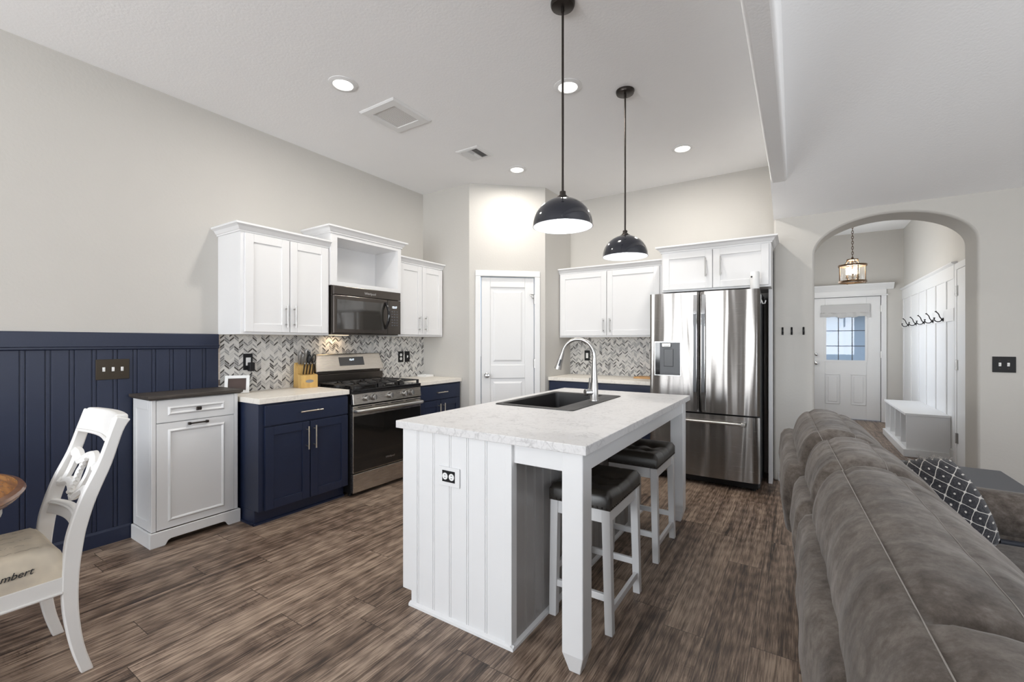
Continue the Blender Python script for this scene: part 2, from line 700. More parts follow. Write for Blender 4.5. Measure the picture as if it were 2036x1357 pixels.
def mk_suede():
    n = N('taupe_suede')
    c = n.coord('Object')
    big = n.noise(c, 6.5, 6, 0.68, 0.0)
    mid = n.noise(c, 34.0, 6, 0.75, 0.0)
    fine = n.noise(c, 900.0, 2, 0.7)
    f = n.math('ADD', n.math('MULTIPLY', big, 0.55), n.math('MULTIPLY', mid, 0.45))
    col = n.ramp(f, [(0.38, (0.040, 0.031, 0.025, 1)), (0.50, (0.085, 0.070, 0.059, 1)), (0.62, (0.150, 0.130, 0.114, 1))])
    n.set(Base_Color=col, Roughness=0.92, Sheen_Weight=0.22, Sheen_Roughness=0.4, Sheen_Tint=(0.8, 0.78, 0.76, 1), Specular_IOR_Level=0.2)
    wr = n.noise(n.coord('Object', (3.0, 11.0, 3.0)), 1.3, 2, 0.5, 0.25)
    h = n.math('ADD', n.math('MULTIPLY', wr, 0.8), n.math('MULTIPLY', fine, 0.02))
    h = n.math('ADD', h, n.math('MULTIPLY', mid, 0.12))
    n.bump(h, 0.40, 0.012)
    return n.m


M['suede'] = mk_suede()


def mk_leather():
    n = N('dark_brown_leather')
    c = n.coord('Object')
    n.set(Base_Color=(0.020, 0.0165, 0.013, 1), Roughness=0.34, Coat_Weight=0.15, Coat_Roughness=0.3)
    n.bump(n.math('ADD', n.noise(c, 350.0, 3), n.math('MULTIPLY', n.noise(c, 18.0, 3), 1.5)), 0.12, 0.004)
    return n.m


M['leather'] = mk_leather()


def mk_pillow():
    n = N('black_lattice_fabric')
    uv = n.n('ShaderNodeTexCoord').outputs['UV']
    wv = n.n('ShaderNodeVectorMath', operation='MULTIPLY_ADD')
    nz = n.n('ShaderNodeTexNoise')
    nz.inputs['Scale'].default_value = 7.0
    n.l(uv, nz.inputs['Vector'])
    n.l(nz.outputs[1], wv.inputs[0])
    wv.inputs[1].default_value = (0.035, 0.035, 0)
    n.l(uv, wv.inputs[2])
    sep = n.n('ShaderNodeSeparateXYZ')
    n.l(wv.outputs[0], sep.inputs[0])
    K = 7.4
    p = n.math('MULTIPLY', sep.outputs[0], K)
    q = n.math('MULTIPLY', sep.outputs[1], K)
    fp, fq = n.math('FRACT', p), n.math('FRACT', q)
    ep = n.math('MINIMUM', fp, n.math('SUBTRACT', 1.0, fp))
    eq = n.math('MINIMUM', fq, n.math('SUBTRACT', 1.0, fq))
    line = n.math('LESS_THAN', n.math('MINIMUM', ep, eq), 0.026)
    node = n.math('LESS_THAN', n.math('ADD', n.math('MULTIPLY', ep, ep), n.math('MULTIPLY', eq, eq)), 0.010)
    cp, cq = n.math('SUBTRACT', fp, 0.5), n.math('SUBTRACT', fq, 0.5)
    dot = n.math('LESS_THAN', n.math('ADD', n.math('MULTIPLY', cp, cp), n.math('MULTIPLY', cq, cq)), 0.0065)
    m = n.math('MAXIMUM', n.math('MAXIMUM', line, node), dot)
    c = n.coord('Object')
    plush = n.ramp(n.noise(c, 130.0, 4, 0.7), [(0.4, (0.006, 0.006, 0.009, 1)), (0.72, (0.05, 0.046, 0.05, 1))])
    n.set(Base_Color=n.mix(m, plush, (0.48, 0.45, 0.41, 1)), Roughness=0.9, Sheen_Weight=0.15)
    n.bump(n.noise(c, 220.0, 3), 0.4, 0.004)
    return n.m


M['pillow'] = mk_pillow()


def mk_wood(name, stops, scale, rough=0.35, coat=0.0):
    n = N(name)
    f = n.noise(n.coord('Object', scale), 1.0, 6, 0.6, 1.0)
    n.set(Base_Color=n.ramp(f, stops), Roughness=rough, Coat_Weight=coat)
    return n.m


M['tablewood'] = mk_wood('honey_oak', [(0.3, (0.16, 0.058, 0.013, 1)), (0.5, (0.36, 0.15, 0.032, 1)), (0.7, (0.52, 0.25, 0.065, 1))], (4, 30, 30), 0.25, 0.4)
M['tableedge'] = mk_wood('worn_oak_edge', [(0.3, (0.10, 0.035, 0.012, 1)), (0.7, (0.28, 0.13, 0.06, 1))], (10, 10, 60), 0.3, 0.3)
M['darkwood'] = mk_wood('weathered_dark_wood', [(0.3, (0.030, 0.024, 0.020, 1)), (0.7, (0.085, 0.070, 0.058, 1))], (60, 3, 30), 0.5)
M['bamboo'] = mk_wood('blond_wood', [(0.3, (0.46, 0.27, 0.08, 1)), (0.7, (0.68, 0.46, 0.16, 1))], (20, 20, 3), 0.4)
M['board'] = mk_wood('cutting_board_wood', [(0.3, (0.42, 0.21, 0.06, 1)), (0.7, (0.60, 0.34, 0.12, 1))], (3, 30, 30), 0.4)
M['cushion'] = None


def mk_cushion():
    n = N('script_print_canvas')
    c = n.coord('Object')
    st = n.ramp(n.noise(c, 6.0, 3, 0.6), [(0.45, (0, 0, 0, 1)), (0.75, (1, 1, 1, 1))])
    base = n.mix(n.noise(c, 3.0, 2), (0.64, 0.56, 0.44, 1), (0.74, 0.66, 0.53, 1))
    n.set(Base_Color=n.mix(n.math('MULTIPLY', st, 0.55), base, (0.34, 0.30, 0.26, 1)), Roughness=0.9)
    n.bump(n.noise(c, 600.0, 2), 0.15, 0.002)
    return n.m


M['cushion'] = mk_cushion()
M['mesh'] = None


def mk_grille():
    n = N('return_grille_mesh')
    p = n.coord('Object')
    sep = n.n('ShaderNodeSeparateXYZ')
    n.l(p, sep.inputs[0])
    fx = n.math('FRACT', n.math('MULTIPLY', sep.outputs[0], 90.0))
    fy = n.math('FRACT', n.math('MULTIPLY', sep.outputs[1], 90.0))
    h = n.math('MULTIPLY', n.math('GREATER_THAN', fx, 0.4), n.math('GREATER_THAN', fy, 0.4))
    n.set(Base_Color=n.mix(h, (0.74, 0.73, 0.72, 1), (0.36, 0.35, 0.34, 1)), Roughness=0.6)
    return n.m


M['mesh'] = mk_grille()
M['photo'] = painted('dark_photo_print', (0.11, 0.07, 0.06, 1), 0.2, 20, 0.0, 0.4)
M['lawn'] = painted('dry_lawn', (0.35, 0.34, 0.29, 1), 0.9, 30, 0.4, 0.2)
M['roof'] = painted('gray_shingles', (0.30, 0.30, 0.31, 1), 0.9, 20, 0.4, 0.15)
M['siding'] = painted('pale_siding', (0.62, 0.64, 0.66, 1), 0.8, 8, 0.1, 0.06)
M['shadecloth'] = painted('gray_linen', (0.52, 0.515, 0.51, 1), 0.9, 200, 0.2, 0.03)

# ------------------------------------------------------------------ the setting
CH = 3.137                       # kitchen ceiling
XW, YB = -3.85, 5.215            # left wall, wall behind the refrigerator
bm = B(); box(bm, -3.97, 4.3, -3.75, 9.9, -0.1, 0.0); struct('floor', bm, M['floor'])
bm = B(); box(bm, -3.97, XW, -3.75, 4.1, 0, CH); struct('wall_left', bm, M['wall'])
bm = B(); box(bm, -3.97, -0.19, -3.75, 5.3, CH, CH + 0.1); struct('ceiling', bm, M['ceil'])
bm = B(); box(bm, -2.6, -0.2, YB, YB + 0.1, 0, CH); struct('wall_back', bm, M['wall'])
# corner pantry: short wall, diagonal wall with the door opening, short wall
bm = B(); box(bm, XW, -3.133, 3.95, 4.05, 0, CH); struct('wall_pantry_left', bm, M['wall'])
bm = B(); box(bm, -2.573, -2.473, 4.534, 5.3, 0, CH); struct('wall_pantry_right', bm, M['wall'])
D0, D1 = Vector((-3.133, 3.95, 0)), Vector((-2.473, 4.534, 0))
DU = (D1 - D0).normalized()
DN = Vector((DU.y, -DU.x, 0))          # towards the kitchen
DL = (D1 - D0).length


def dp(k, n, z):
    return D0 + DU * k + DN * n + Vector((0, 0, z))


def dbox(bm, k0, k1, n0, n1, z0, z1, mi=0):
    hexa(bm, [dp(k0, n0, z0), dp(k1, n0, z0), dp(k1, n1, z0), dp(k0, n1, z0)],
         [dp(k0, n0, z1), dp(k1, n0, z1), dp(k1, n1, z1), dp(k0, n1, z1)], mi)


bm = B()
dbox(bm, 0, 0.125, -0.11, 0, 0, CH); dbox(bm, 0.765, DL, -0.11, 0, 0, CH); dbox(bm, 0.125, 0.765, -0.11, 0, 2.095, CH)
struct('wall_pantry', bm, M['wall'], bevel=0.0)
# pantry door and its casing
bm = B()
for k0, k1, z0, z1 in ((0.068, 0.13, 0, 2.088), (0.755, 0.818, 0, 2.088), (0.068, 0.818, 2.088, 2.155)):
    dbox(bm, k0, k1, -0.11, 0.016, z0, z1)
struct('trim_1', bm, M['trim'], bevel=0.006)
dr = struct('door_1', B(), M['trim'])
bm = B(); K0, K1, DZ = 0.137, 0.750, 2.08
st = 0.105
NF, NP = -0.012, -0.024
dbox(bm, K0, K1, -0.045, NP, 0.008, DZ)
for k0, k1, z0, z1 in ((K0, K0 + st, 0.008, DZ), (K1 - st, K1, 0.008, DZ), (K0 + st, K1 - st, DZ - 0.115, DZ), (K0 + st, K1 - st, 0.92, 1.075), (K0 + st, K1 - st, 0.008, 0.22)):
    dbox(bm, k0, k1, NP, NF, z0, z1)
for z0, z1 in ((0.255, 0.885), (1.11, DZ - 0.15)):
    a0, a1 = K0 + st + 0.028, K1 - st - 0.028
    hexa(bm, [dp(a0, NP, z0), dp(a1, NP, z0), dp(a1, NP, z1), dp(a0, NP, z1)],
         [dp(a0 + .022, NF - .001, z0 + .022), dp(a1 - .022, NF - .001, z0 + .022), dp(a1 - .022, NF - .001, z1 - .022), dp(a0 + .022, NF - .001, z1 - .022)])
obj('panel', bm, M['trim'], dr, bevel=0.006)
bm = B()
tube(bm, [dp(0.199, n, 0.955) for n in (-0.012, -0.004, 0.012, 0.03, 0.04, 0.052, 0.062, 0.066)], [0.03, 0.03, 0.012, 0.012, 0.022, 0.028, 0.022, 0.004], 20)
obj('door_knob', bm, M['chrome'], dr, smooth=40)
for z in (1.83, 1.09):
    bm = B(); dbox(bm, 0.747, 0.762, -0.012, -0.002, z - 0.05, z + 0.05); tube(bm, [dp(0.756, 0.002, z - 0.052), dp(0.756, 0.002, z + 0.052)], 0.007, 10)
    obj('hinge', bm, M['nickel'], dr)
bm = B()
tube(bm, [dp(0.745, 0.004, 1.885), dp(0.70, 0.012, 1.885)], 0.005, 8); tube(bm, [dp(0.745, 0.004, 1.84), dp(0.72, 0.02, 1.85), dp(0.70, 0.012, 1.885)], 0.003, 8)
obj('door_stop', bm, M['nickel'], dr)

# navy wainscot on the left wall: boards with bead grooves, rail, base
bm = B()
gro = [-3.7 + 0.1052 * i for i in range(60)]
gro = [0.623 + 0.1056 * i for i in range(-42, 10)]
y = -3.7
W0 = XW + 0.012
edges = [-3.7] + [g for g in gro if -3.68 < g < 1.67] + [1.672]
for a, b in zip(edges, edges[1:]):
    box(bm, XW, W0, a + (0.0135 if a > -3.69 else 0), b - (0.0135 if b < 1.67 else 0), 0.0, 1.31)
    if b < 1.67:
        box(bm, XW, W0 - 0.001, b - 0.009, b + 0.009, 0.0, 1.31)
        box(bm, XW, W0 - 0.006, b - 0.015, b + 0.015, 0.0, 1.31)
struct('wall_left_wainscot', bm, M['navywall'], bevel=0.0028)
bm = B()
prism(bm, [(XW, 1.312), (XW + 0.020, 1.312), (XW + 0.020, 1.394), (XW + 0.012, 1.40), (XW, 1.40)], 'y', -3.7, 1.672)
prism(bm, [(XW, 1.285), (XW + 0.018, 1.285), (XW + 0.026, 1.292), (XW + 0.026, 1.303), (XW + 0.034, 1.307), (XW + 0.034, 1.316), (XW, 1.316)], 'y', -3.7, 1.672)
struct('trim_2', bm, M['navywall'])
bm = B(); prism(bm, [(XW, 0), (XW + 0.022, 0), (XW + 0.022, 0.085), (XW + 0.014, 0.10), (XW, 0.10)], 'y', -3.7, 1.13)
struct('baseboard_left', bm, M['navywall'])
# mosaic backsplashes
bm = B(); box(bm, XW, XW + 0.009, 1.684, 3.95, 0.90, 1.42)
struct('wall_left_backsplash', bm, M['mosaic'])
bm = B(); box(bm, XW, XW + 0.011, 1.672, 1.685, 0.90, 1.40)
struct('trim_3', bm, M['mosaicedge'])
bm = B(); box(bm, -2.473, -1.2, YB - 0.009, YB, 0.90, 1.42)
struct('wall_back_backsplash', bm, M['mosaic'])

# living-room side: arch wall, header beam, sloped ceiling
YA, YA2 = 4.97, 5.29
AX0, AX1, ASP, ART = 0.126, 1.196, 2.15, 0.30
bm = B()
acx, aw = (AX0 + AX1) / 2, (AX1 - AX0) / 2
arc = [(acx - aw * math.cos(PI * i / 28), ASP + ART * math.sin(PI * i / 28)) for i in range(29)]
TOPZ = 3.4
outl = [(-0.2, 0.0), (AX0, 0.0)] + arc + [(AX1, 0.0), (4.2, 0.0), (4.2, TOPZ), (-0.2, TOPZ)]
prism(bm, outl, 'y', YA, YA2)
struct('wall_arch', bm, M['wall'], bevel=0.018, smooth=35)
SL = 0.31


def vz(y):
    return min(2.525 + SL * (YA - y), 4.25)


bm = B()
ys = [YA + 0.05, 0.0, -0.6, -3.75]
for a, b in zip(ys, ys[1:]):
    v = [bm.verts.new(p) for p in ((-0.2, a, vz(a)), (4.2, a, vz(a)), (4.2, b, vz(b)), (-0.2, b, vz(b)))]
    w = [bm.verts.new((q.co.x, q.co.y, q.co.z + 0.1)) for q in v]
    bm.faces.new(v); bm.faces.new(w[::-1])
struct('ceiling_living', bm, M['ceil'], recalc=False)
BX0, BX1, BZ, BYE = -0.197, -0.078, 2.70, 4.403
bm = B()
hexa(bm, [(BX0, -3.7, BZ), (BX1, -3.7, BZ), (BX1, BYE, BZ), (BX0, BYE, BZ)],
     [(BX0, -3.7, 4.4), (BX1, -3.7, 4.4), (BX1, BYE, 4.4), (BX0, BYE, 4.4)])
hexa(bm, [(BX0, BYE, BZ), (BX1, BYE, BZ), (BX1, YA, vz(YA)), (BX0, YA, vz(YA))],
     [(BX0, BYE, 4.4), (BX1, BYE, 4.4), (BX1, YA, 4.4), (BX0, YA, 4.4)])
bmesh.ops.remove_doubles(bm, verts=bm.verts[:], dist=1e-5)
struct('trim_4', bm, M['ceil'], bevel=0.02, seg=4, smooth=30)
bm = B(); box(bm, -0.16, AX0, YA - 0.014, YA, 0, 0.085); box(bm, AX1 + 0.0, 4.1, YA - 0.014, YA, 0, 0.085)
struct('baseboard_back', bm, M['trim'], bevel=0.004)


# walls behind the camera, with the windows that light the rooms
def wall_with_windows(bm, axis, c0, c1, lo, hi, top, holes):
    def bx(a0, a1, z0, z1):
        if axis == 'y':
            box(bm, a0, a1, c0, c1, z0, z1)
        else:
            box(bm, c0, c1, a0, a1, z0, z1)
    x = lo
    for a0, a1, z0, z1 in holes:
        bx(x, a0, 0, top); bx(a0, a1, 0, z0); bx(a0, a1, z1, top)
        x = a1
    bx(x, hi, 0, top)


bm = B(); wall_with_windows(bm, 'y', -3.7, -3.6, -3.97, 4.2, 4.5, [(-3.4, -1.0, 0.8, 2.4), (0.5, 2.7, 0.75, 2.65)])
struct('wall_front', bm, M['wall'])
bm = B(); wall_with_windows(bm, 'x', 4.15, 4.25, -3.7, 5.0, 4.5, [(-0.3, 2.3, 0.75, 2.65)])
struct('wall_right', bm, M['wall'])


def window_frame(name, axis, c, a0, a1, z0, z1, nm):
    bm = B()
    def bx(p0, p1, q0, q1, t=0.03):
        if axis == 'y':
            box(bm, p0, p1, c - t, c + t, q0, q1)
        else:
            box(bm, c - t, c + t, p0, p1, q0, q1)
    bx(a0, a0 + 0.05, z0, z1); bx(a1 - 0.05, a1, z0, z1); bx(a0, a1, z0, z0 + 0.05); bx(a0, a1, z1 - 0.05, z1)
    for i in range(1, nm):
        m = a0 + (a1 - a0) * i / nm
        bx(m - 0.03, m + 0.03, z0, z1)
    w = struct(name, bm, M['trim'])
    bm = B()
    if axis == 'y':
        box(bm, a0 + 0.05, a1 - 0.05, c - 0.003, c + 0.003, z0 + 0.05, z1 - 0.05)
    else:
        box(bm, c - 0.003, c + 0.003, a0 + 0.05, a1 - 0.05, z0 + 0.05, z1 - 0.05)
    obj('glass', bm, M['glass'], w)
    return w


window_frame('window_1', 'y', -3.66, -3.4, -1.0, 0.8, 2.4, 3)
window_frame('window_2', 'y', -3.66, 0.5, 2.7, 0.75, 2.65, 2)
window_frame('window_3', 'x', 4.2, -0.3, 2.3, 0.75, 2.65, 2)

# ------------------------------------------------------------------ entry hall beyond the arch
HX0, HX1, HY, HZ = -0.2, 1.45, 9.57, 3.2
bm = B(); box(bm, HX0 - 0.1, HX1 + 0.1, YA2, HY + 0.1, HZ, HZ + 0.1); struct('ceiling_hall', bm, M['ceil'])
bm = B(); wall_with_windows(bm, 'x', HX0 - 0.1, HX0, YA2, HY + 0.1, HZ, [(7.1, 8.7, 0.85, 2.35)])
struct('wall_hall_left', bm, M['wall'])
window_frame('fill_window_hall', 'x', HX0 - 0.05, 7.1, 8.7, 0.85, 2.35, 2)  # unseen window, put in as an opening for the added hall light
bm = B(); box(bm, HX1, HX1 + 0.1, 6.62, HY + 0.1, 0, HZ); box(bm, HX1, HX1 + 0.1, YA2, 5.72, 0, HZ); box(bm, HX1, HX1 + 0.1, 5.72, 6.62, 2.12, HZ)
struct('wall_hall_right', bm, M['wall'])
FDX0, FDX1, FDZ = 0.195, 1.163, 2.117
bm = B(); box(bm, HX0, FDX0, HY, HY + 0.1, 0, HZ); box(bm, FDX1, HX1, HY, HY + 0.1, 0, HZ); box(bm, FDX0, FDX1, HY, HY + 0.1, FDZ, HZ)
struct('wall_hall_end', bm, M['wall'])
bm = B(); box(bm, FDX1 + 0.07, HX1, HY - 0.014, HY, 0, 0.1); struct('baseboard_hall', bm, M['trim'], bevel=0.003)
# front door: stiles and rails around the glass, two lower raised panels
GX0, GX1, GZ0, GZ1 = 0.395, 0.972, 1.005, 1.80
fd = struct('door_2', B(), M['trim'])
bm = B()
y0, y1 = HY + 0.012, HY + 0.055
a0, a1 = FDX0 + 0.004, FDX1 - 0.004
box(bm, a0, GX0, y0, y1, 0.012, FDZ - 0.005); box(bm, GX1, a1, y0, y1, 0.012, FDZ - 0.005)
box(bm, GX0, GX1, y0, y1, GZ1, FDZ - 0.005); box(bm, GX0, GX1, y0, y1, 0.012, GZ0)
for p0, p1 in ((0.40, 0.61), (0.76, 0.965)):
    for (i0, i1, j0, j1) in ((p0, p1, 0.26, 0.272), (p0, p1, 0.768, 0.78), (p0, p0 + 0.012, 0.26, 0.78), (p1 - 0.012, p1, 0.26, 0.78)):
        box(bm, i0, i1, y0 - 0.012, y0, j0, j1)
    box(bm, p0 + 0.04, p1 - 0.04, y0 - 0.012, y0, 0.30, 0.74)
obj('panel', bm, M['trim'], fd, bevel=0.004)
bm = B()
for q in ((GX0 - 0.012, GX0 + 0.02, GZ0 - 0.012, GZ1 + 0.012), (GX1 - 0.02, GX1 + 0.012, GZ0 - 0.012, GZ1 + 0.012), (GX0 + 0.02, GX1 - 0.02, GZ0 - 0.012, GZ0 + 0.02), (GX0 + 0.02, GX1 - 0.02, GZ1 - 0.02, GZ1 + 0.012)):
    box(bm, q[0], q[1], y0 - 0.01, y0 + 0.004, q[2], q[3])
obj('glass_frame', bm, M['trim'], fd)
bm = B(); box(bm, GX0, GX1, y0 + 0.018, y0 + 0.022, GZ0, GZ1); obj('glass', bm, M['glass'], fd)
bm = B()
for i in (1, 2):
    x = GX0 + (GX1 - GX0) * i / 3
    box(bm, x - 0.006, x + 0.006, y0 + 0.008, y0 + 0.017, GZ0, GZ1)
    z = GZ0 + (GZ1 - GZ0) * i / 3
    box(bm, GX0, GX1, y0 + 0.008, y0 + 0.017, z - 0.006, z + 0.006)
obj('muntin', bm, M['midgrey'], fd)
for z, r in ((0.965, 0.03), (1.12, 0.026)):
    bm = B(); tube(bm, [(0.268, HY + q, z) for q in (0.013, 0.002, -0.012, -0.03, -0.045, -0.055)], [r, r, 0.012, r * 0.85, r, 0.006], 16)
    obj('door_knob' if z < 1 else 'deadbolt', bm, M['chrome'], fd, smooth=40)
for z in (1.9, 1.13, 0.27):
    bm = B(); cyl(bm, (FDX1, HY + 0.004, z - 0.055), (FDX1, HY + 0.004, z + 0.055), 0.009, n=10); obj('hinge', bm, M['nickel'], fd)
bm = B()
box(bm, FDX1, FDX1 + 0.068, HY - 0.018, HY + 0.06, 0, FDZ); box(bm, FDX0 - 0.068, FDX0, HY - 0.018, HY + 0.06, 0, FDZ)
box(bm, FDX0 - 0.085, FDX1 + 0.088, HY - 0.035, HY + 0.06, FDZ, FDZ + 0.022)
box(bm, FDX0 - 0.068, FDX1 + 0.068, HY - 0.02, HY + 0.06, FDZ + 0.022, FDZ + 0.105)
prism(bm, [(HY, FDZ + 0.105), (HY - 0.022, FDZ + 0.105), (HY - 0.035, FDZ + 0.125), (HY - 0.06, FDZ + 0.15), (HY - 0.10, FDZ + 0.19), (HY - 0.105, FDZ + 0.205), (HY, FDZ + 0.205)], 'x', FDX0 - 0.15, FDX1 + 0.16)
struct('trim_5', bm, M['trim'], bevel=0.003)
# board-and-batten wall with a hook rail
bm = B()
x = HX1
box(bm, x - 0.008, x, 6.69, HY, 0, 2.16)
box(bm, x - 0.022, x - 0.008, 6.69, HY, 2.035, 2.185)
prism(bm, [(x, 2.185), (x - 0.025, 2.185), (x - 0.05, 2.20), (x - 0.05, 2.215), (x, 2.215)], 'y', 6.66, HY)
box(bm, x - 0.026, x - 0.008, 6.69, HY, 1.571, 1.712)
box(bm, x - 0.022, x - 0.008, 6.69, HY, 0, 0.14)
for yb in (9.5, 8.944, 8.456, 8.004, 7.526, 7.047, 6.725):
    box(bm, x - 0.020, x - 0.008, yb - 0.035, yb + 0.035, 0.14, 2.035)
struct('trim_6', bm, M['trim'], bevel=0.002)
# side door in the hall, seen edge-on
sd = struct('door_3', B(), M['trim'])
bm = B(); box(bm, HX1 - 0.012, HX1 + 0.03, 5.722, 6.618, 0.01, 2.118); obj('panel', bm, M['trim'], sd, bevel=0.003)
for z in (1.89, 1.09, 0.30):
    bm = B(); box(bm, HX1 - 0.016, HX1 - 0.010, 6.57, 6.62, z - 0.055, z + 0.055); cyl(bm, (HX1 - 0.02, 6.612, z - 0.055), (HX1 - 0.02, 6.612, z + 0.055), 0.008, n=10)
    obj('hinge', bm, M['nickel'], sd)
bm = B(); box(bm, HX1 - 0.018, HX1 + 0.06, 6.62, 6.69, 0, 2.12); box(bm, HX1 - 0.018, HX1 + 0.06, 5.65, 5.72, 0, 2.12); box(bm, HX1 - 0.018, HX1 + 0.06, 5.65, 6.69, 2.12, 2.19)
struct('trim_7', bm, M['trim'], bevel=0.003)

# outside the front door
bm = B(); box(bm, -30, 30, HY + 0.12, 60, -0.35, -0.25); g = struct('ground', bm, M['lawn'])
hs = thing('house', 'pale house with a gray shingle roof across the lawn, seen through the door glass', 'house', (2, 26, -0.25))
bm = B(); box(bm, -6, 10, 24, 32, -0.25, 2.6); obj('wall', bm, M['siding'], hs)
bm = B(); hexa(bm, [(-6.6, 23.4, 2.6), (10.6, 23.4, 2.6), (10.6, 32.6, 2.6), (-6.6, 32.6, 2.6)], [(-3.5, 28, 6.0), (7.5, 28, 6.0), (7.5, 28.2, 6.0), (-3.5, 28.2, 6.0)])
hexa(bm, [(3.2, 22.2, 2.6), (8.8, 22.2, 2.6), (8.8, 27, 2.6), (3.2, 27, 2.6)], [(5.9, 22.3, 4.6), (6.1, 22.3, 4.6), (6.1, 27, 4.6), (5.9, 27, 4.6)])
obj('roof', bm, M['roof'], hs)
bm = B(); box(bm, 4.2, 5.4, 23.93, 24, 0.9, 2.0); obj('window', bm, M['midgrey'], hs)

# ------------------------------------------------------------------ cabinets
def shaker(bm, F, a0, a1, z0, z1, b0, th=0.02, rail=0.062, rec=0.009):
    F.box(bm, a0 + 0.01, a1 - 0.01, b0, b0 + th - rec, z0 + 0.01, z1 - 0.01)
    F.box(bm, a0, a0 + rail, b0, b0 + th, z0, z1)
    F.box(bm, a1 - rail, a1, b0, b0 + th, z0, z1)
    F.box(bm, a0 + rail, a1 - rail, b0, b0 + th, z0, z0 + rail)
    F.box(bm, a0 + rail, a1 - rail, b0, b0 + th, z1 - rail, z1)


def pull(F, a, b, z, length, vertical, mat, parent, r=0.0058):
    bm = B()
    h = length / 2
    p = (lambda s, bb: F.p(a, bb, z + s)) if vertical else (lambda s, bb: F.p(a + s, bb, z))
    cyl(bm, p(-h, b + 0.032), p(h, b + 0.032), r, n=12)
    for s in (-h * 0.72, h * 0.72):
        cyl(bm, p(s, b), p(s, b + 0.032), r * 0.85, n=10)
    return obj('handle', bm, mat, parent, smooth=40)


def crown(bm, F, a0, a1, bf, bb, z0, prof, left=True, right=True):
    rows = []
    for o, z in prof:
        row = [F.p(a0 - (o if left else 0), bb, z0 + z), F.p(a0 - (o if left else 0), bf + o, z0 + z),
               F.p(a1 + (o if right else 0), bf + o, z0 + z), F.p(a1 + (o if right else 0), bb, z0 + z)]
        rows.append([bm.verts.new(q) for q in row])
    for r, s in zip(rows, rows[1:]):
        for k in range(4):
            j = (k + 1) % 4
            bm.faces.new((r[k], r[j], s[j], s[k]))
    bm.faces.new(rows[0][::-1])
    bm.faces.new(rows[-1])


CROWN = [(0, 0), (0.010, 0), (0.010, 0.010), (0.016, 0.014), (0.030, 0.036), (0.046, 0.046), (0.052, 0.048), (0.052, 0.062)]


def door(F, name, parent, a0, a1, z0, z1, b, mat):
    bm = B()
    shaker(bm, F, a0, a1, z0, z1, b)
    return obj(name, bm, mat, parent, bevel=0.002)


# upper cabinet left of the microwave
F = FL
cb = thing('wall_cabinet', 'tall white two-door wall cabinet left of the microwave', 'cabinet', (XW, 1.674, 1.396), 'white wall cabinets')
FX = -3.50
bm = B(); F.box(bm, 1.674, 2.415, XW, FX, 1.396, 2.172); obj('body', bm, M['cab'], cb, bevel=0.002)
bm = B(); crown(bm, F, 1.674, 2.415, FX, XW, 2.168, CROWN, right=False); obj('crown_moulding', bm, M['cab'], cb)
for a0, a1, ha in ((1.700, 2.043, 2.013), (2.050, 2.395, 2.082)):
    d = door(F, 'door', cb, a0, a1, 1.415, 2.160, FX, M['cab'])
    pull(F, ha, FX + 0.02, 1.542, 0.175, True, M['nickel'], d)
# open cubby above the microwave
cb = thing('wall_cabinet', 'white open cubby cabinet above the microwave', 'cabinet', (XW, 2.43, 1.845), 'white wall cabinets')
FX2 = -3.475
bm = B()
F.box(bm, 2.417, 2.484, XW, FX2, 1.845, 2.312); F.box(bm, 3.202, 3.243, XW, FX2, 1.845, 2.312)
F.box(bm, 2.484, 3.202, XW, FX2, 1.845, 1.882); F.box(bm, 2.484, 3.202, XW, FX2, 2.277, 2.312)
F.box(bm, 2.484, 3.202, XW, XW + 0.02, 1.882, 2.277)
obj('body', bm, M['cab'], cb)
bm = B(); crown(bm, F, 2.417, 3.243, FX2, XW, 2.308, CROWN); obj('crown_moulding', bm, M['cab'], cb)
# right of the microwave
cb = thing('wall_cabinet', 'small white two-door wall cabinet right of the microwave', 'cabinet', (XW, 3.25, 1.40), 'white wall cabinets')
FX3 = -3.535
bm = B(); F.box(bm, 3.246, 3.945, XW, FX3, 1.398, 2.185); obj('body', bm, M['cab'], cb, bevel=0.002)
bm = B(); crown(bm, F, 3.246, 3.947, FX3, XW, 2.183, CROWN, left=False, right=False); obj('crown_moulding', bm, M['cab'], cb)
for a0, a1, ha in ((3.262, 3.592, 3.545), (3.598, 3.925, 3.64)):
    d = door(F, 'door', cb, a0, a1, 1.418, 2.172, FX3, M['cab'])
    pull(F, ha, FX3 + 0.02, 1.54, 0.17, True, M['nickel'], d)

# base cabinets
def base_cab(F, label, a0, a1, bw, bf, drawers, doors, mat, hmat, toe=0.055, loc=None, toe_left=False):
    c = thing('base_cabinet', label, 'cabinet', loc, 'navy base cabinets')
    bm = B()
    bw += 0.022
    F.box(bm, a0, a1, bw, bf, 0.105, 0.888)
    F.box(bm, a0, a1, bw, bf - toe, 0.0, 0.105)
    obj('body', bm, mat, c, bevel=0.002)
    bm = B()
    prism_pts = [(bf - toe, 0), (bf - toe + 0.014, 0), (bf - toe + 0.012, 0.012), (bf - toe, 0.018)]
    if F.k == 'L':
        prism(bm, prism_pts, 'y', a0 - (0.012 if toe_left else 0), a1)
        if toe_left:
            box(bm, bw, bf - toe + 0.014, a0 - 0.012, a0, 0, 0.014)
    else:
        prism(bm, [(-p, z) for p, z in prism_pts], 'x', a0, a1)
    obj('shoe_moulding', bm, mat, c)
    for d0, d1, z0, z1, hl in drawers:
        bm = B(); F.box(bm, d0, d1, bf, bf + 0.02, z0, z1); d = obj('drawer', bm, mat, c, bevel=0.003)
        pull(F, (d0 + d1) / 2, bf + 0.02, (z0 + z1) / 2, hl, False, hmat, d)
    for d0, d1, z0, z1, ha in doors:
        d = door(F, 'door', c, d0, d1, z0, z1, bf, mat)
        pull(F, ha, bf + 0.02, z1 - 0.125, 0.18, True, hmat, d)
    return c


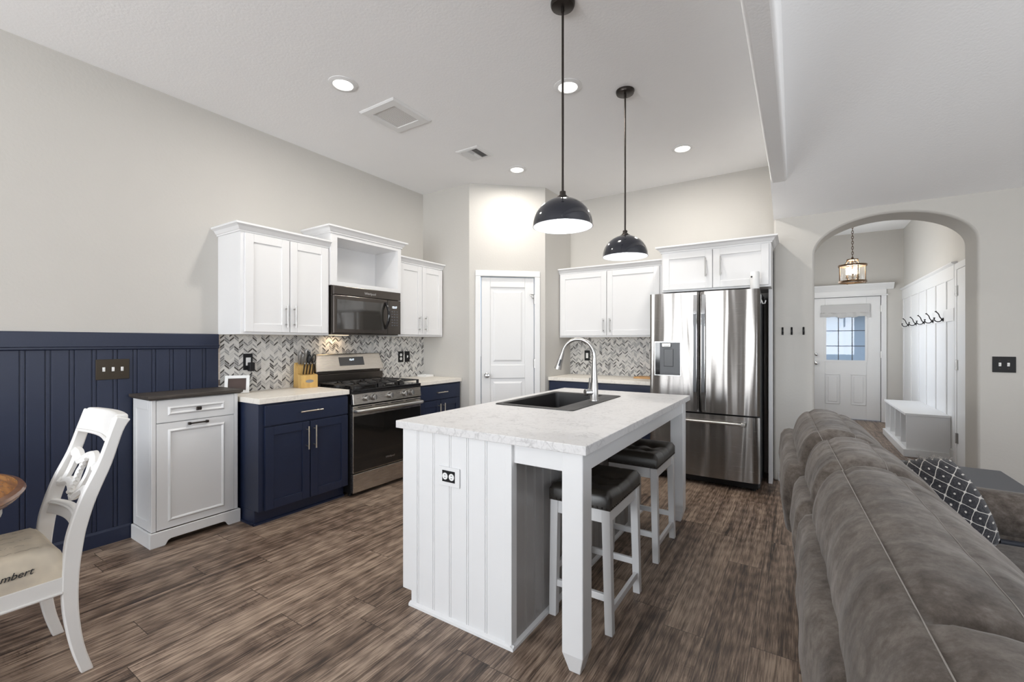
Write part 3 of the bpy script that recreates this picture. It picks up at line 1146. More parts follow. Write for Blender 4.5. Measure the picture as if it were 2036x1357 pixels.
BF = -3.265
base_cab(FL, 'navy base cabinet with one drawer and two doors, left of the range', 1.684, 2.433, XW, BF,
         [(1.722, 2.425, 0.722, 0.872, 0.19)], [(1.724, 2.072, 0.108, 0.712, 2.045), (2.079, 2.425, 0.108, 0.712, 2.108)], M['navy'], M['brass'], loc=(XW, 1.684, 0), toe_left=True)
base_cab(FL, 'navy base cabinet squeezed between the range and the pantry wall', 3.256, 3.945, XW, BF,
         [(3.285, 3.915, 0.722, 0.872, 0.16)], [(3.285, 3.597, 0.108, 0.712, 3.565), (3.603, 3.915, 0.108, 0.712, 3.635)], M['navy'], M['brass'], loc=(XW, 3.256, 0))
FBK = 4.625
base_cab(FB, 'navy base cabinet under the back counter beside the refrigerator', -2.468, -1.262, -YB, -FBK,
         [(-2.45, -1.87, 0.722, 0.872, 0.16), (-1.86, -1.275, 0.722, 0.872, 0.16)], [(-2.45, -1.87, 0.108, 0.712, -1.90), (-1.86, -1.275, 0.108, 0.712, -1.83)], M['navy'], M['brass'], loc=(-2.468, FBK, 0))
for nm, lb, q in (('countertop', 'warm-lit marbled countertop left of the range under the knife block', (XW + 0.009, -3.238, 1.676, 2.436)),
                  ('countertop', 'warm-lit marbled countertop between the range and the pantry wall', (XW + 0.009, -3.238, 3.254, 3.948)),
                  ('countertop', 'warm-lit marbled countertop along the back wall behind the faucet', (-2.471, -1.258, 4.60, YB - 0.009))):
    bm = B(); box(bm, *q, 0.888, 0.928)
    o = obj(nm, bm, M['marblew'], bevel=0.003, origin=(q[0], q[2], 0.888))
    tag(o, lb, 'countertop', 'kitchen countertops')

# wall B uppers
F = FB
cb = thing('wall_cabinet', 'white two-door wall cabinet on the back wall left of the refrigerator', 'cabinet', (-2.47, 4.9, 1.395), 'white wall cabinets')
bm = B(); F.box(bm, -2.470, -1.175, -YB, -4.9, 1.393, 2.172); obj('body', bm, M['cab'], cb, bevel=0.002)
bm = B(); crown(bm, F, -2.472, -1.175, -4.9, -YB, 2.168, CROWN, left=False, right=False); obj('crown_moulding', bm, M['cab'], cb)
for a0, a1, ha in ((-2.452, -1.862, -1.895), (-1.852, -1.262, -1.815)):
    d = door(F, 'door', cb, a0, a1, 1.413, 2.160, -4.9, M['cab'])
    pull(F, ha, -4.88, 1.53, 0.16, True, M['nickel'], d)
cb = thing('wall_cabinet', 'white two-door wall cabinet above the refrigerator', 'cabinet', (-1.165, 4.6, 1.84), 'white wall cabinets')
bm = B(); F.box(bm, -1.165, -0.205, -YB, -4.6, 1.838, 2.238); obj('body', bm, M['cab'], cb, bevel=0.002)
bm = B(); crown(bm, F, -1.165, -0.205, -4.6, -YB + 0.25, 2.234, CROWN); obj('crown_moulding', bm, M['cab'], cb)
for a0, a1, ha in ((-1.150, -0.690, -0.745), (-0.682, -0.222, -0.615)):
    d = door(F, 'door', cb, a0, a1, 1.856, 2.224, -4.6, M['cab'])
    pull(F, ha, -4.58, 2.055, 0.18, True, M['nickel'], d)
bm = B(); F.box(bm, -0.237, -0.204, -YB, -4.83, 0, 1.838); obj('side_panel', bm, M['cab'], cb, bevel=0.002)

# ------------------------------------------------------------------ microwave
mw = thing('microwave', 'black stainless over-the-range microwave above the range', 'microwave', (XW, 2.43, 1.405))
F = FL
MY0, MY1, MZ0, MZ1, MX = 2.430, 3.215, 1.405, 1.843, -3.452
bm = B(); F.box(bm, MY0, MY1, XW + 0.012, MX - 0.035, MZ0, MZ1); obj('body', bm, M['mwdark'], mw, bevel=0.003)
bm = B(); F.box(bm, MY0, MY1, MX - 0.034, MX, 1.762, MZ1); obj('top_vent', bm, M['mwdark'], mw, bevel=0.004)
bm = B(); F.box(bm, MY0, 3.045, MX - 0.034, MX, MZ0 + 0.012, 1.758); dw = obj('door', bm, M['mwdark'], mw, bevel=0.004)
bm = B(); F.box(bm, MY0 + 0.035, 2.99, MX, MX + 0.002, MZ0 + 0.05, 1.72); obj('window', bm, M['mwglass'], dw)
bm = B()
hp = [F.p(3.018, MX + 0.004, 1.50)] + [F.p(3.018, MX + 0.004 + 0.05 * math.sin(PI * i / 10), 1.47 + 0.26 * i / 10) for i in range(11)]
tube(bm, hp[1:], [0.010] + [0.014] * 9 + [0.010], 12)
obj('handle', bm, M['blackgloss'], dw, smooth=60)
bm = B(); F.box(bm, 3.049, MY1, MX - 0.034, MX, MZ0 + 0.012, 1.758)
F.box(bm, 3.065, 3.20, MX, MX + 0.0015, MZ0 + 0.08, 1.74, 1)
cp = obj('control_panel', bm, [M['mwdark'], M['mwdark']], mw, bevel=0.003)
bm = B(); text_mesh(bm, '12:17', 0.030, mat_axes((MX + 0.002, 3.132, 1.688), (0, 1, 0), (0, 0, 1)), extr=0.0004); obj('display', bm, M['digits'], cp)
bm = B()
for i in range(6):
    for j in range(3):
        F.box(bm, 3.092 + j * 0.032, 3.112 + j * 0.032, MX + 0.0015, MX + 0.0022, 1.64 - i * 0.028, 1.652 - i * 0.028)
bb = obj('keypad', bm, M['midgrey'], cp)
bb['kind'] = 'stuff'
bm = B(); text_mesh(bm, 'Whirlpool', 0.032, mat_axes((MX + 0.001, 2.83, 1.797), (0, 1, 0), (0, 0, 1)))
obj('lettering', bm, M['silver'], mw)
bm = B(); F.box(bm, 2.60, 2.76, -3.78, -3.68, MZ0 - 0.004, MZ0); obj('lamp', bm, M['hoodlens'], mw)
hl = bpy.data.lights.new('hood_light', 'AREA'); hl.size = 0.1; hl.energy = 0.7; hl.color = (1.0, 0.74, 0.45)
ho = link(bpy.data.objects.new('hood_light', hl)); ho.location = Vector((-3.74, 2.68, MZ0 - 0.012)) - Vector(mw.location); ho.parent = mw

# ------------------------------------------------------------------ range
rg = thing('range', 'stainless gas range between the navy base cabinets', 'range', (-3.2, 2.85, 0))
RY0, RY1, RX = 2.442, 3.250, -3.20
bm = B(); F.box(bm, RY0, RY1, XW + 0.012, RX - 0.03, 0.03, 0.905); obj('body', bm, M['black'], rg, bevel=0.003)
for a in (RY0 + 0.03, RY1 - 0.03):
    bm = B(); cyl(bm, (RX - 0.08, a, 0), (RX - 0.08, a, 0.03), 0.018, n=12); obj('foot', bm, M['black'], rg)
bm = B(); F.box(bm, RY0, RY1, XW + 0.09, RX + 0.004, 0.905, 0.925); obj('cooktop', bm, M['blackgloss'], rg, bevel=0.005)
bm = B(); hexa(bm, [F.p(RY0, RX - 0.05, 0.795), F.p(RY1, RX - 0.05, 0.795), F.p(RY1, RX + 0.006, 0.795), F.p(RY0, RX + 0.006, 0.795)],
               [F.p(RY0, RX - 0.05, 0.888), F.p(RY1, RX - 0.05, 0.888), F.p(RY1, RX - 0.006, 0.888), F.p(RY0, RX - 0.006, 0.888)])
pn = obj('control_panel', bm, M['steelr'], rg, bevel=0.003)
bm = B(); F.box(bm, RY0, RY1, RX - 0.05, RX + 0.002, 0.888, 0.905); obj('front_trim', bm, M['black'], rg, bevel=0.003)
for a in (2.575, 2.656, 2.844, 3.025, 3.112):
    bm = B()
    tube(bm, [(RX + q, a, 0.846) for q in (-0.002, 0.004, 0.0045, 0.03, 0.034)], [0.033, 0.033, 0.026, 0.023, 0.019], 22)
    box(bm, RX + 0.03, RX + 0.041, a - 0.005, a + 0.005, 0.824, 0.868)
    obj('knob', bm, M['nickel'], pn, smooth=35)
od = None
bm = B(); F.box(bm, RY0, RY1, RX - 0.035, RX, 0.205, 0.782); od = obj('door', bm, M['steelr'], rg, bevel=0.004)
bm = B(); F.box(bm, RY0 + 0.006, RY1 - 0.006, RX, RX + 0.003, 0.212, 0.695); obj('window', bm, M['ovenglass'], od, bevel=0.001)
for i in range(4):
    a = RY0 + 0.05 + i * 0.185
    bm = B(); F.box(bm, a, a + 0.15, RX, RX + 0.002, 0.767, 0.774); obj('vent_slot', bm, M['black'], od)
bm = B(); pts = [F.p(RY0 + 0.02, RX, 0.742), F.p(RY0 + 0.022, RX + 0.045, 0.742), F.p(RY0 + 0.04, RX + 0.052, 0.742), F.p(2.846, RX + 0.056, 0.742), F.p(RY1 - 0.04, RX + 0.052, 0.742), F.p(RY1 - 0.022, RX + 0.045, 0.742), F.p(RY1 - 0.02, RX, 0.742)]
tube(bm, pts, 0.017, 14); obj('handle', bm, M['nickel'], od, smooth=50)
bm = B(); text_mesh(bm, 'Whirlpool', 0.026, mat_axes((RX + 0.0035, 2.85, 0.275), (0, 1, 0), (0, 0, 1)), extr=0.0003)
obj('lettering', bm, M['silver'], od)
bm = B(); F.box(bm, RY0, RY1, RX - 0.035, RX + 0.004, 0.035, 0.198); obj('drawer', bm, M['steelr'], rg, bevel=0.006)
# backguard
bm = B()
hexa(bm, [(XW + 0.012, RY0 + 0.005, 1.055), (XW + 0.012, RY1 - 0.005, 1.055), (-3.735, RY1 - 0.005, 1.055), (-3.735, RY0 + 0.005, 1.055)],
     [(XW + 0.012, RY0 + 0.03, 1.222), (XW + 0.012, RY1 - 0.03, 1.222), (-3.785, RY1 - 0.03, 1.222), (-3.785, RY0 + 0.03, 1.222)])
bgd = obj('backguard', bm, M['steelr'], rg, bevel=0.008, seg=3)
bm = B(); box(bm, XW + 0.012, -3.755, RY0 + 0.005, RY1 - 0.005, 0.925, 1.03); box(bm, XW + 0.012, -3.77, RY0 + 0.03, RY1 - 0.03, 1.03, 1.055)
obj('riser', bm, M['mwdark'], rg, bevel=0.004)
def bgx(z):
    return -3.735 - 0.05 * (z - 1.055) / 0.167
bm = B(); hexa(bm, [(bgx(1.105) - 0.004, 2.71, 1.105), (bgx(1.105) + 0.002, 2.71, 1.105), (bgx(1.105) + 0.002, 3.0, 1.105), (bgx(1.105) - 0.004, 3.0, 1.105)],
               [(bgx(1.188) - 0.004, 2.71, 1.188), (bgx(1.188) + 0.002, 2.71, 1.188), (bgx(1.188) + 0.002, 3.0, 1.188), (bgx(1.188) - 0.004, 3.0, 1.188)])
dsp = obj('control_display', bm, M['darkgrey'], bgd)
bm = B(); text_mesh(bm, '12:17', 0.026, mat_axes((bgx(1.16) + 0.003, 2.855, 1.16), (0, 1, 0), (-0.29, 0, 0.957)), extr=0.0003)
obj('digits', bm, M['digits'], dsp)
# grates and burners
for k, (a0, a1) in enumerate(((RY0 + 0.02, RY0 + 0.275), (RY0 + 0.28, RY1 - 0.28), (RY1 - 0.275, RY1 - 0.02))):
    bm = B()
    x0, x1, zg = -3.715, -3.225, 0.962
    r = 0.0065
    for xx in (x0, x1):
        box(bm, xx - r, xx + r, a0, a1, zg - 0.008, zg)
    for aa in (a0, a1):
        box(bm, x0, x1, aa - r, aa + r, zg - 0.008, zg)
    am = (a0 + a1) / 2
    for xc in (x0 + 0.125, x1 - 0.125):
        for ang in range(0, 360, 60):
            c, s_ = math.cos(math.radians(ang + 30)), math.sin(math.radians(ang + 30))
            tube(bm, [(xc + c * 0.03, am + s_ * 0.03, zg - 0.002), (xc + c * 0.115, am + s_ * 0.115, zg - 0.004)], 0.0065, 6)
    box(bm, (x0 + x1) / 2 - r, (x0 + x1) / 2 + r, a0, a1, zg - 0.008, zg)
    for xx in (x0, x1):
        for aa in (a0, a1):
            box(bm, xx - 0.009, xx + 0.009, aa - 0.009, aa + 0.009, 0.925, zg)
    obj('grate', bm, M['iron'], rg)
    for xc in (x0 + 0.125, x1 - 0.125):
        if k == 1 and xc < -3.5:
            continue
        bm = B(); lathe(bm, [(0.05, 0.925), (0.048, 0.935), (0.036, 0.938), (0.036, 0.946), (0.032, 0.950), (0.0, 0.951)], (xc, am, 0), 20)
        obj('burner', bm, M['iron'], rg, smooth=40)

# ------------------------------------------------------------------ refrigerator
fr = thing('refrigerator', 'stainless french-door refrigerator with a water dispenser', 'refrigerator', (-0.76, 4.45, 0))
FX0, FX1, FY = -1.238, -0.283, 4.43
bm = B(); box(bm, FX0 + 0.01, FX1 - 0.005, FY + 0.085, 5.12, 0.03, 1.79); obj('body', bm, M['darkgrey'], fr, bevel=0.004)
for xx in (FX0 + 0.07, FX1 - 0.06):
    bm = B(); cyl(bm, (xx, FY + 0.10, 0), (xx, FY + 0.10, 0.035), 0.022, n=12); obj('foot', bm, M['black'], fr)
bm = B(); box(bm, FX0 + 0.02, FX1 - 0.02, FY + 0.07, FY + 0.13, 0.02, 0.085); obj('base_grille', bm, M['black'], fr)


def bowed(bm, x0, x1, y, z0, z1, th, bow, n=14, hole=None):
    """a door slab whose front is slightly bowed, with rounded vertical edges"""
    prof = []
    for i in range(n + 1):
        t = i / n
        e = min(t, 1 - t) * (x1 - x0)
        rr = 0.016
        yy = y - bow * math.sin(PI * t) + (rr - math.sqrt(max(rr * rr - (rr - e) ** 2, 0)) if e < rr else 0)
        prof.append((x0 + (x1 - x0) * t, yy))
    xs = sorted(set([p[0] for p in prof]))
    poly = prof + [(x1, y + th), (x0, y + th)]
    hexa(bm, [(p[0], p[1], z0) for p in poly], [(p[0], p[1], z1) for p in poly])


XS = -0.776
ZD = 0.682
# left door with a cut-out for the dispenser: four slabs around it would seam, so the slab is built as a loft with a boolean-free recess
bm = B(); bowed(bm, FX0, XS - 0.003, FY, ZD, 1.808, 0.075, 0.006, 24); ld = obj('door', bm, M['steel'], fr, smooth=30)
DX0, DX1, DZ0, DZ1 = -1.182, -0.947, 1.018, 1.335
bm = B()
yd = FY - 0.0075
for q in ((DX0 - 0.006, DX0, DZ0 - 0.006, DZ1 + 0.006), (DX1, DX1 + 0.006, DZ0 - 0.006, DZ1 + 0.006), (DX0, DX1, DZ0 - 0.006, DZ0), (DX0, DX1, DZ1, DZ1 + 0.006)):
    box(bm, q[0], q[1], yd - 0.004, FY + 0.004, q[2], q[3])
dsf = obj('dispenser', bm, M['chrome'], ld)
bm = B(); box(bm, DX0, DX1, yd - 0.001, FY + 0.002, DZ0, DZ1); box(bm, DX0, DX0 + 0.045, yd - 0.0022, yd, DZ0, DZ1, 1)
obj('recess', bm, [M['midgrey'], M['blackgloss']], dsf)
bm = B(); box(bm, -1.115, -1.03, yd - 0.022, yd, 1.288, 1.325); box(bm, -1.10, -1.045, yd - 0.03, yd, 1.297, 1.318)
obj('nozzle', bm, M['nickel'], dsf, bevel=0.005)
bm = B(); box(bm, -1.098, -1.01, yd - 0.008, yd, 1.10, 1.27); obj('paddle', bm, M['darkgrey'], dsf, bevel=0.004)
bm = B(); box(bm, DX0 + 0.05, DX1 - 0.004, yd - 0.018, yd, 1.02, 1.032); obj('drip_tray', bm, M['darkgrey'], dsf, bevel=0.002)
bm = B(); bowed(bm, XS + 0.003, FX1, FY, ZD, 1.808, 0.075, 0.008, 24); rd = obj('door', bm, M['steel'], fr, smooth=30)
bm = B(); bowed(bm, FX0, FX1, FY, 0.088, 0.668, 0.075, 0.010, 30); fz = obj('freezer_drawer', bm, M['steel'], fr, smooth=30)
for par, x0, x1, sg in ((ld, -0.828, -0.796, 1), (rd, -0.757, -0.725, -1)):
    bm = B()
    xi = x1 if sg > 0 else x0
    # long vertical grip standing off the door, its ends flowing back into the steel
    pts = [(x0 + x1) / 2]
    zz = [0.70, 0.80, 0.87, 1.0, 1.25, 1.45, 1.60, 1.67, 1.78]
    of = [0.006, 0.016, 0.034, 0.036, 0.036, 0.036, 0.034, 0.016, 0.006]
    rings = [[((x0 - 0.006), FY + 0.004, z), ((x0), FY - o, z), ((x1), FY - o, z), ((x1 + 0.006), FY + 0.004, z)] for z, o in zip(zz, of)]
    loft(bm, rings)
    h = obj('handle', bm, M['chrome'], par, smooth=50)
    bm = B(); box(bm, x0 + 0.002, x1 - 0.002, FY - 0.0385, FY - 0.034, 0.87, 1.60); obj('grip', bm, M['darkgrey'], h, bevel=0.001)
bm = B()
cyl(bm, (-0.40, FY - 0.045, 0.603), (-1.12, FY - 0.045, 0.603), 0.012, n=14)
for xx in (-0.41, -1.11):
    box(bm, xx - 0.018, xx + 0.018, FY - 0.058, FY, 0.588, 0.618)
obj('handle', bm, M['nickel'], fz, bevel=0.004, smooth=40)

# things on and by the refrigerator
o = thing('camera_canister', 'white plastic cylinder standing on top of the refrigerator', 'canister', (-0.325, 4.53, 1.79))
bm = B(); lathe(bm, [(0.0, 1.808), (0.035, 1.808), (0.037, 1.815), (0.037, 1.955), (0.033, 1.962), (0, 1.962)], (-0.325, 4.475, 0), 28); obj('body', bm, M['white_plastic'], o, smooth=40)
bm = B(); cyl(bm, (-0.325 - 0.022, 4.475 - 0.031, 1.915), (-0.325 - 0.0235, 4.475 - 0.0335, 1.915), 0.008, n=12); obj('sensor', bm, M['darkgrey'], o)
hk = thing('adhesive_hook', 'white hook stuck high on the side of the refrigerator', 'hook', (-0.284, 4.62, 1.70))
bm = B(); box(bm, -0.288, -0.283, 4.60, 4.63, 1.69, 1.77); tube(bm, [(-0.283, 4.615, 1.72), (-0.27, 4.615, 1.685), (-0.255, 4.615, 1.69), (-0.248, 4.615, 1.715)], 0.005, 8)
obj('body', bm, M['white_plastic'], hk)

# ------------------------------------------------------------------ kitchen island
IX0, IX1, IXB, IY0, IY1 = -1.715, -1.043, -0.712, 1.612, 3.505
isl = thing('kitchen_island', 'white and gray beadboard kitchen island with square legs', 'island', (-1.3, 2.55, 0))


def beadboard(bm, axis, c, out, a0, a1, z0, z1, pitch, depth=0.010):
    """boards with paired bead grooves; axis is the direction the boards run along, out the face direction"""
    n = max(1, round((a1 - a0) / pitch))
    e = [a0 + (a1 - a0) * i / n for i in range(n + 1)]
    def bx(p, q, d):
        if axis == 'x':
            box(bm, p, q, c, c + out * d, z0, z1)
        else:
            box(bm, c, c + out * d, p, q, z0, z1)
    for i in range(n):
        g0 = 0.0062 if i else 0
        g1 = 0.0062 if i < n - 1 else 0
        bx(e[i] + g0, e[i + 1] - g1, depth)
    bx(a0, a1, depth * 0.55)
    for x in e[1:-1]:
        bx(x - 0.0042, x + 0.0042, depth * 0.96)


bm = B()
nb = 6
ee = [IX0 + (IX1 - 0.035 - IX0) * i / nb for i in range(nb + 1)]
yf = IY0 + 0.012
for i in range(nb):
    q0, q1 = ee[i] + (0.0062 if i else 0), ee[i + 1] - (0.0062 if i < nb - 1 else 0)
    if i == 0:
        hexa(bm, [(q0, yf, 0.07), (IX0 + 0.06, yf, 0.07), (IX0 + 0.06, yf, 0), (q1, yf, 0), (q1, yf, 0.893), (q0, yf, 0.893)],
             [(q0, yf - 0.010, 0.07), (IX0 + 0.06, yf - 0.010, 0.07), (IX0 + 0.06, yf - 0.010, 0), (q1, yf - 0.010, 0), (q1, yf - 0.010, 0.893), (q0, yf - 0.010, 0.893)])
    else:
        box(bm, q0, q1, yf - 0.010, yf, 0, 0.893)
    if i:
        box(bm, ee[i] - 0.0042, ee[i] + 0.0042, yf - 0.0097, yf, 0, 0.893)
box(bm, IX0 + 0.06, IX1 - 0.035, yf - 0.0055, yf, 0, 0.893)
box(bm, IX0, IX1 - 0.03, IY0 + 0.012, IY0 + 0.03, 0.07, 0.893)
obj('end_panel', bm, M['trim'], isl, bevel=0.0015)
bm = B(); box(bm, IX1 - 0.035, IX1, IY0 - 0.004, IY0 + 0.04, 0.0, 0.893); obj('corner_post', bm, M['trim'], isl, bevel=0.002)
bm = B(); beadboard(bm, 'y', IX1 - 0.014, 1, IY0 + 0.042, IY1, 0.0, 0.893, 0.082); box(bm, IX1 - 0.03, IX1 - 0.014, IY0 + 0.04, IY1, 0, 0.893)
obj('side_panel', bm, M['gray'], isl, bevel=0.0015, label='gray beadboard side panel under the overhang')
bm = B(); box(bm, IX0, IX1 - 0.03, IY1 - 0.02, IY1, 0.07, 0.893); obj('end_panel', bm, M['trim'], isl)
bm = B(); box(bm, IX0, IX0 + 0.02, IY0 + 0.03, IY1 - 0.02, 0.07, 0.893); box(bm, IX0 + 0.06, IX0 + 0.075, IY0 + 0.03, IY1 - 0.02, 0, 0.07)
obj('front_panel', bm, M['trim'], isl)
bm = B()
prism(bm, [(IY0 + 0.002, 0), (IY0 - 0.013, 0), (IY0 - 0.012, 0.012), (IY0 + 0.002, 0.02)], 'x', IX0 + 0.055, IX1 + 0.012)
prism(bm, [(IX1 - 0.004, 0), (IX1 + 0.013, 0), (IX1 + 0.012, 0.012), (IX1 - 0.004, 0.02)], 'y', IY0 - 0.012, IY1)
obj('shoe_moulding', bm, M['trim'], isl)
LW = 0.092
for y0 in (1.613, 3.418):
    bm = B()
    x0, x1, y1 = IXB - LW, IXB, y0 + LW
    t = 0.022
    hexa(bm, [(x0 + t, y0 + t, 0), (x1 - t, y0 + t, 0), (x1 - t, y1 - t, 0), (x0 + t, y1 - t, 0)],
         [(x0, y0, 0.082), (x1, y0, 0.082), (x1, y1, 0.082), (x0, y1, 0.082)])
    box(bm, x0, x1, y0, y1, 0.082, 0.893)
    bmesh.ops.remove_doubles(bm, verts=bm.verts[:], dist=1e-5)
    obj('leg', bm, M['trim'], isl, bevel=0.004)
bm = B(); box(bm, IX1 - 0.001, IXB - LW, 1.628, 1.648, 0.808, 0.893); box(bm, IX1 - 0.001, IXB - LW, 3.475, 3.495, 0.808, 0.893)
box(bm, IXB - 0.028, IXB - 0.006, 1.613 + LW, 3.418, 0.812, 0.893)
obj('apron', bm, M['trim'], isl, bevel=0.002)
# island worktop with the sink cut-out
SX0, SX1, SY0, SY1 = -1.662, -1.105, 2.36, 3.205
TZ = 0.931
bm = B(); slab_hole(bm, (-1.745, -0.690, 1.592, 3.555), (SX0 + 0.012, SX1 - 0.012, SY0 + 0.012, SY1 - 0.012), 0.894, TZ)
o = obj('countertop', bm, M['marble'], bevel=0.0025, origin=(-1.2, 2.55, 0.894))
tag(o, 'white marbled worktop of the island around the black sink', 'countertop', 'kitchen countertops')
sk = thing('sink', 'black drop-in sink in the island worktop', 'sink', (-1.38, 2.78, TZ))
bm = B()
bx0, bx1, by0, by1 = SX0 + 0.035, SX1 - 0.125, SY0 + 0.04, SY1 - 0.04
zt = TZ + 0.007
def rr(x0, x1, y0, y1, z, r, n=5):
    pts = []
    for cx_, cy_, a0 in ((x1 - r, y1 - r, 0), (x0 + r, y1 - r, 90), (x0 + r, y0 + r, 180), (x1 - r, y0 + r, 270)):
        for i in range(n + 1):
            a = math.radians(a0 + 90 * i / n)
            pts.append((cx_ + r * math.cos(a), cy_ + r * math.sin(a), z))
    return pts
loft(bm, [rr(SX0, SX1, SY0, SY1, TZ, 0.02), rr(SX0, SX1, SY0, SY1, zt - 0.002, 0.02), rr(SX0 + 0.004, SX1 - 0.004, SY0 + 0.004, SY1 - 0.004, zt, 0.02),
          rr(bx0 - 0.006, bx1 + 0.006, by0 - 0.006, by1 + 0.006, zt, 0.03), rr(bx0, bx1, by0, by1, zt - 0.006, 0.028),
          rr(bx0 + 0.008, bx1 - 0.008, by0 + 0.008, by1 - 0.008, TZ - 0.20, 0.03), rr(bx0 + 0.03, bx1 - 0.03, by0 + 0.03, by1 - 0.03, TZ - 0.215, 0.03),
          rr(-1.40, -1.36, 2.76, 2.80, TZ - 0.218, 0.018)], caps=False)
obj('basin', bm, M['sink'], sk, smooth=35, recalc=True)
bm = B(); lathe(bm, [(0.045, 0.0), (0.043, 0.004), (0.03, 0.003), (0.0, 0.002)], (-1.38, 2.78, TZ - 0.217), 20); obj('drain', bm, M['chrome'], sk, smooth=40)
fc = thing('faucet', 'satin nickel pull-down faucet arching over the black sink', 'faucet', (-1.165, 2.83, zt))
fx, fy = -1.165, 2.83
bm = B()
lathe(bm, [(0.0, zt), (0.031, zt), (0.031, zt + 0.006), (0.027, zt + 0.012), (0.026, zt + 0.10), (0.021, zt + 0.16), (0.0165, zt + 0.24), (0.0145, zt + 0.29)], (fx, fy, 0), 28)
obj('base', bm, M['nickel'], fc, smooth=40)
bm = B()
R = 0.115
dirv = Vector((-0.995, -0.10, 0)).normalized()
cz = 1.368 - R - 0.012
p = [Vector((fx, fy, zt + 0.285)), Vector((fx, fy, cz - 0.02))]
for i in range(0, 17):
    a = PI * i / 16 * 0.93
    p.append(Vector((fx, fy, cz)) + dirv * (R - R * math.cos(a)) + Vector((0, 0, R * math.sin(a))))
tube(bm, p, 0.0125, 16)
obj('spout', bm, M['nickel'], fc, smooth=60)
e = p[-1]; dd = (p[-1] - p[-2]).normalized()
bm = B(); tube(bm, [e, e + dd * 0.03, e + dd * 0.09, e + dd * 0.125], [0.014, 0.016, 0.021, 0.025], 18); sh_ = obj('spray_head', bm, M['nickel'], fc, smooth=40)
bm = B(); tube(bm, [e + dd * 0.055 + Vector((0.010, -0.016, 0)), e + dd * 0.10 + Vector((0.013, -0.02, 0))], 0.007, 10); obj('button', bm, M['darkgrey'], sh_, smooth=60)
bm = B(); hv = Vector((-0.62, -0.78, 0)); hb = Vector((fx, fy, zt + 0.058))
cyl(bm, hb + hv * 0.015, hb + hv * 0.07, 0.0215, n=20); cyl(bm, hb + hv * 0.045, hb + hv * 0.045 + Vector((0.02, -0.02, 0.10)), 0.006, 0.005, 10)
obj('handle', bm, M['chrome'], fc, smooth=40)


def outlet(name, label, cat, F, a0, a1, z0, z1, b, plate, kind, face=None, group=None):
    t = thing(name, label, cat, F.p((a0 + a1) / 2, b, (z0 + z1) / 2), group)
    bm = B(); F.box(bm, a0, a1, b, b + 0.006, z0, z1); obj('plate', bm, plate, t, bevel=0.002)
    return t


def toggles(t, F, aa, z, b):
    for a in aa:
        bm = B(); F.box(bm, a - 0.005, a + 0.005, b + 0.005, b + 0.016, z - 0.004, z + 0.012)
        F.box(bm, a - 0.007, a + 0.007, b + 0.005, b + 0.0075, z - 0.014, z + 0.014)
        obj('toggle', bm, M['white_plastic'], t, bevel=0.001)
        bm = B()
        for s in (-0.032, 0.032):
            q = F.p(a, b + 0.005, z + s); r = F.p(a, b + 0.0075, z + s)
            cyl(bm, q, r, 0.0035, n=8)
        obj('screw', bm, M['plate_bronze'], t)


def sockets(t, F, cs, b, horizontal=False, mat=None):
    for a, z in cs:
        bm = B(); cyl(bm, F.p(a, b + 0.005, z), F.p(a, b + 0.0085, z), 0.0165, n=20); s = obj('socket', bm, mat or M['white_plastic'], t, smooth=30)
        bm = B()
        for k in (-0.006, 0.006):
            if horizontal:
                F.box(bm, a - 0.004, a + 0.004, b + 0.0085, b + 0.0092, z + k - 0.0012, z + k + 0.0012)
            else:
                F.box(bm, a + k - 0.0012, a + k + 0.0012, b + 0.0085, b + 0.0092, z - 0.001, z + 0.007)
        obj('slot', bm, M['black'], s)


FI = Fr('B', 0, 0)
ob = -(IY0 - 0.0)
t = outlet('wall_outlet', 'horizontal outlet with white frame on the white end of the island', 'outlet', FI, -1.463, -1.333, 0.648, 0.738, ob + 0.001, M['trim'], 'out', group='outlets')
bm = B(); FI.box(bm, -1.437, -1.359, ob + 0.006, ob + 0.009, 0.668, 0.722); obj('insert', bm, M['black'], t, bevel=0.001)
sockets(t, FI, [(-1.418, 0.695), (-1.378, 0.695)], ob + 0.002, True)
WB = XW + 0.009
t = outlet('wall_outlet', 'black outlet with a charger plugged in, above the photo frame', 'outlet', FL, 1.858, 1.932, 1.105, 1.24, WB, M['black'], 'out', group='outlets')
bm = B(); FL.box(bm, 1.877, 1.916, WB + 0.006, WB + 0.009, 1.142, 1.208); obj('insert', bm, M['white_plastic'], t, bevel=0.002)
ch = thing('phone_charger', 'black charger block plugged into the outlet above the photo frame', 'charger', (WB + 0.03, 1.905, 1.12))
bm = B(); FL.box(bm, 1.888, 1.930, WB + 0.009, WB + 0.05, 1.095, 1.168); obj('block', bm, M['black'], ch, bevel=0.005)
bm = B(); tube(bm, catmull([(WB + 0.03, 1.908, 1.095), (WB + 0.028, 1.907, 1.06), (WB + 0.022, 1.895, 1.01), (WB + 0.03, 1.875, 0.965), (WB + 0.05, 1.86, 0.94), (WB + 0.07, 1.84, 0.934), (WB + 0.08, 1.82, 0.938), (WB + 0.09, 1.79, 0.945)], 5, False), 0.0022, 6)
obj('cable', bm, M['black'], ch, smooth=60)
t = outlet('wall_outlet', 'black duplex outlet right of the range', 'outlet', FL, 3.540, 3.616, 1.106, 1.23, WB, M['black'], 'out', group='outlets')
sockets(t, FL, [(3.578, 1.190), (3.578, 1.146)], WB)
t = outlet('light_switch', 'single black switch beside the duplex outlet right of the range', 'switch', FL, 3.640, 3.716, 1.106, 1.23, WB, M['black'], 'sw', group='light switches')
toggles(t, FL, [3.678], 1.168, WB)
FBw = -(YB - 0.009)
t = outlet('wall_outlet', 'black outlet on the back wall mosaic behind the faucet', 'outlet', FB, -2.272, -2.200, 1.104, 1.232, FBw, M['black'], 'out', group='outlets')
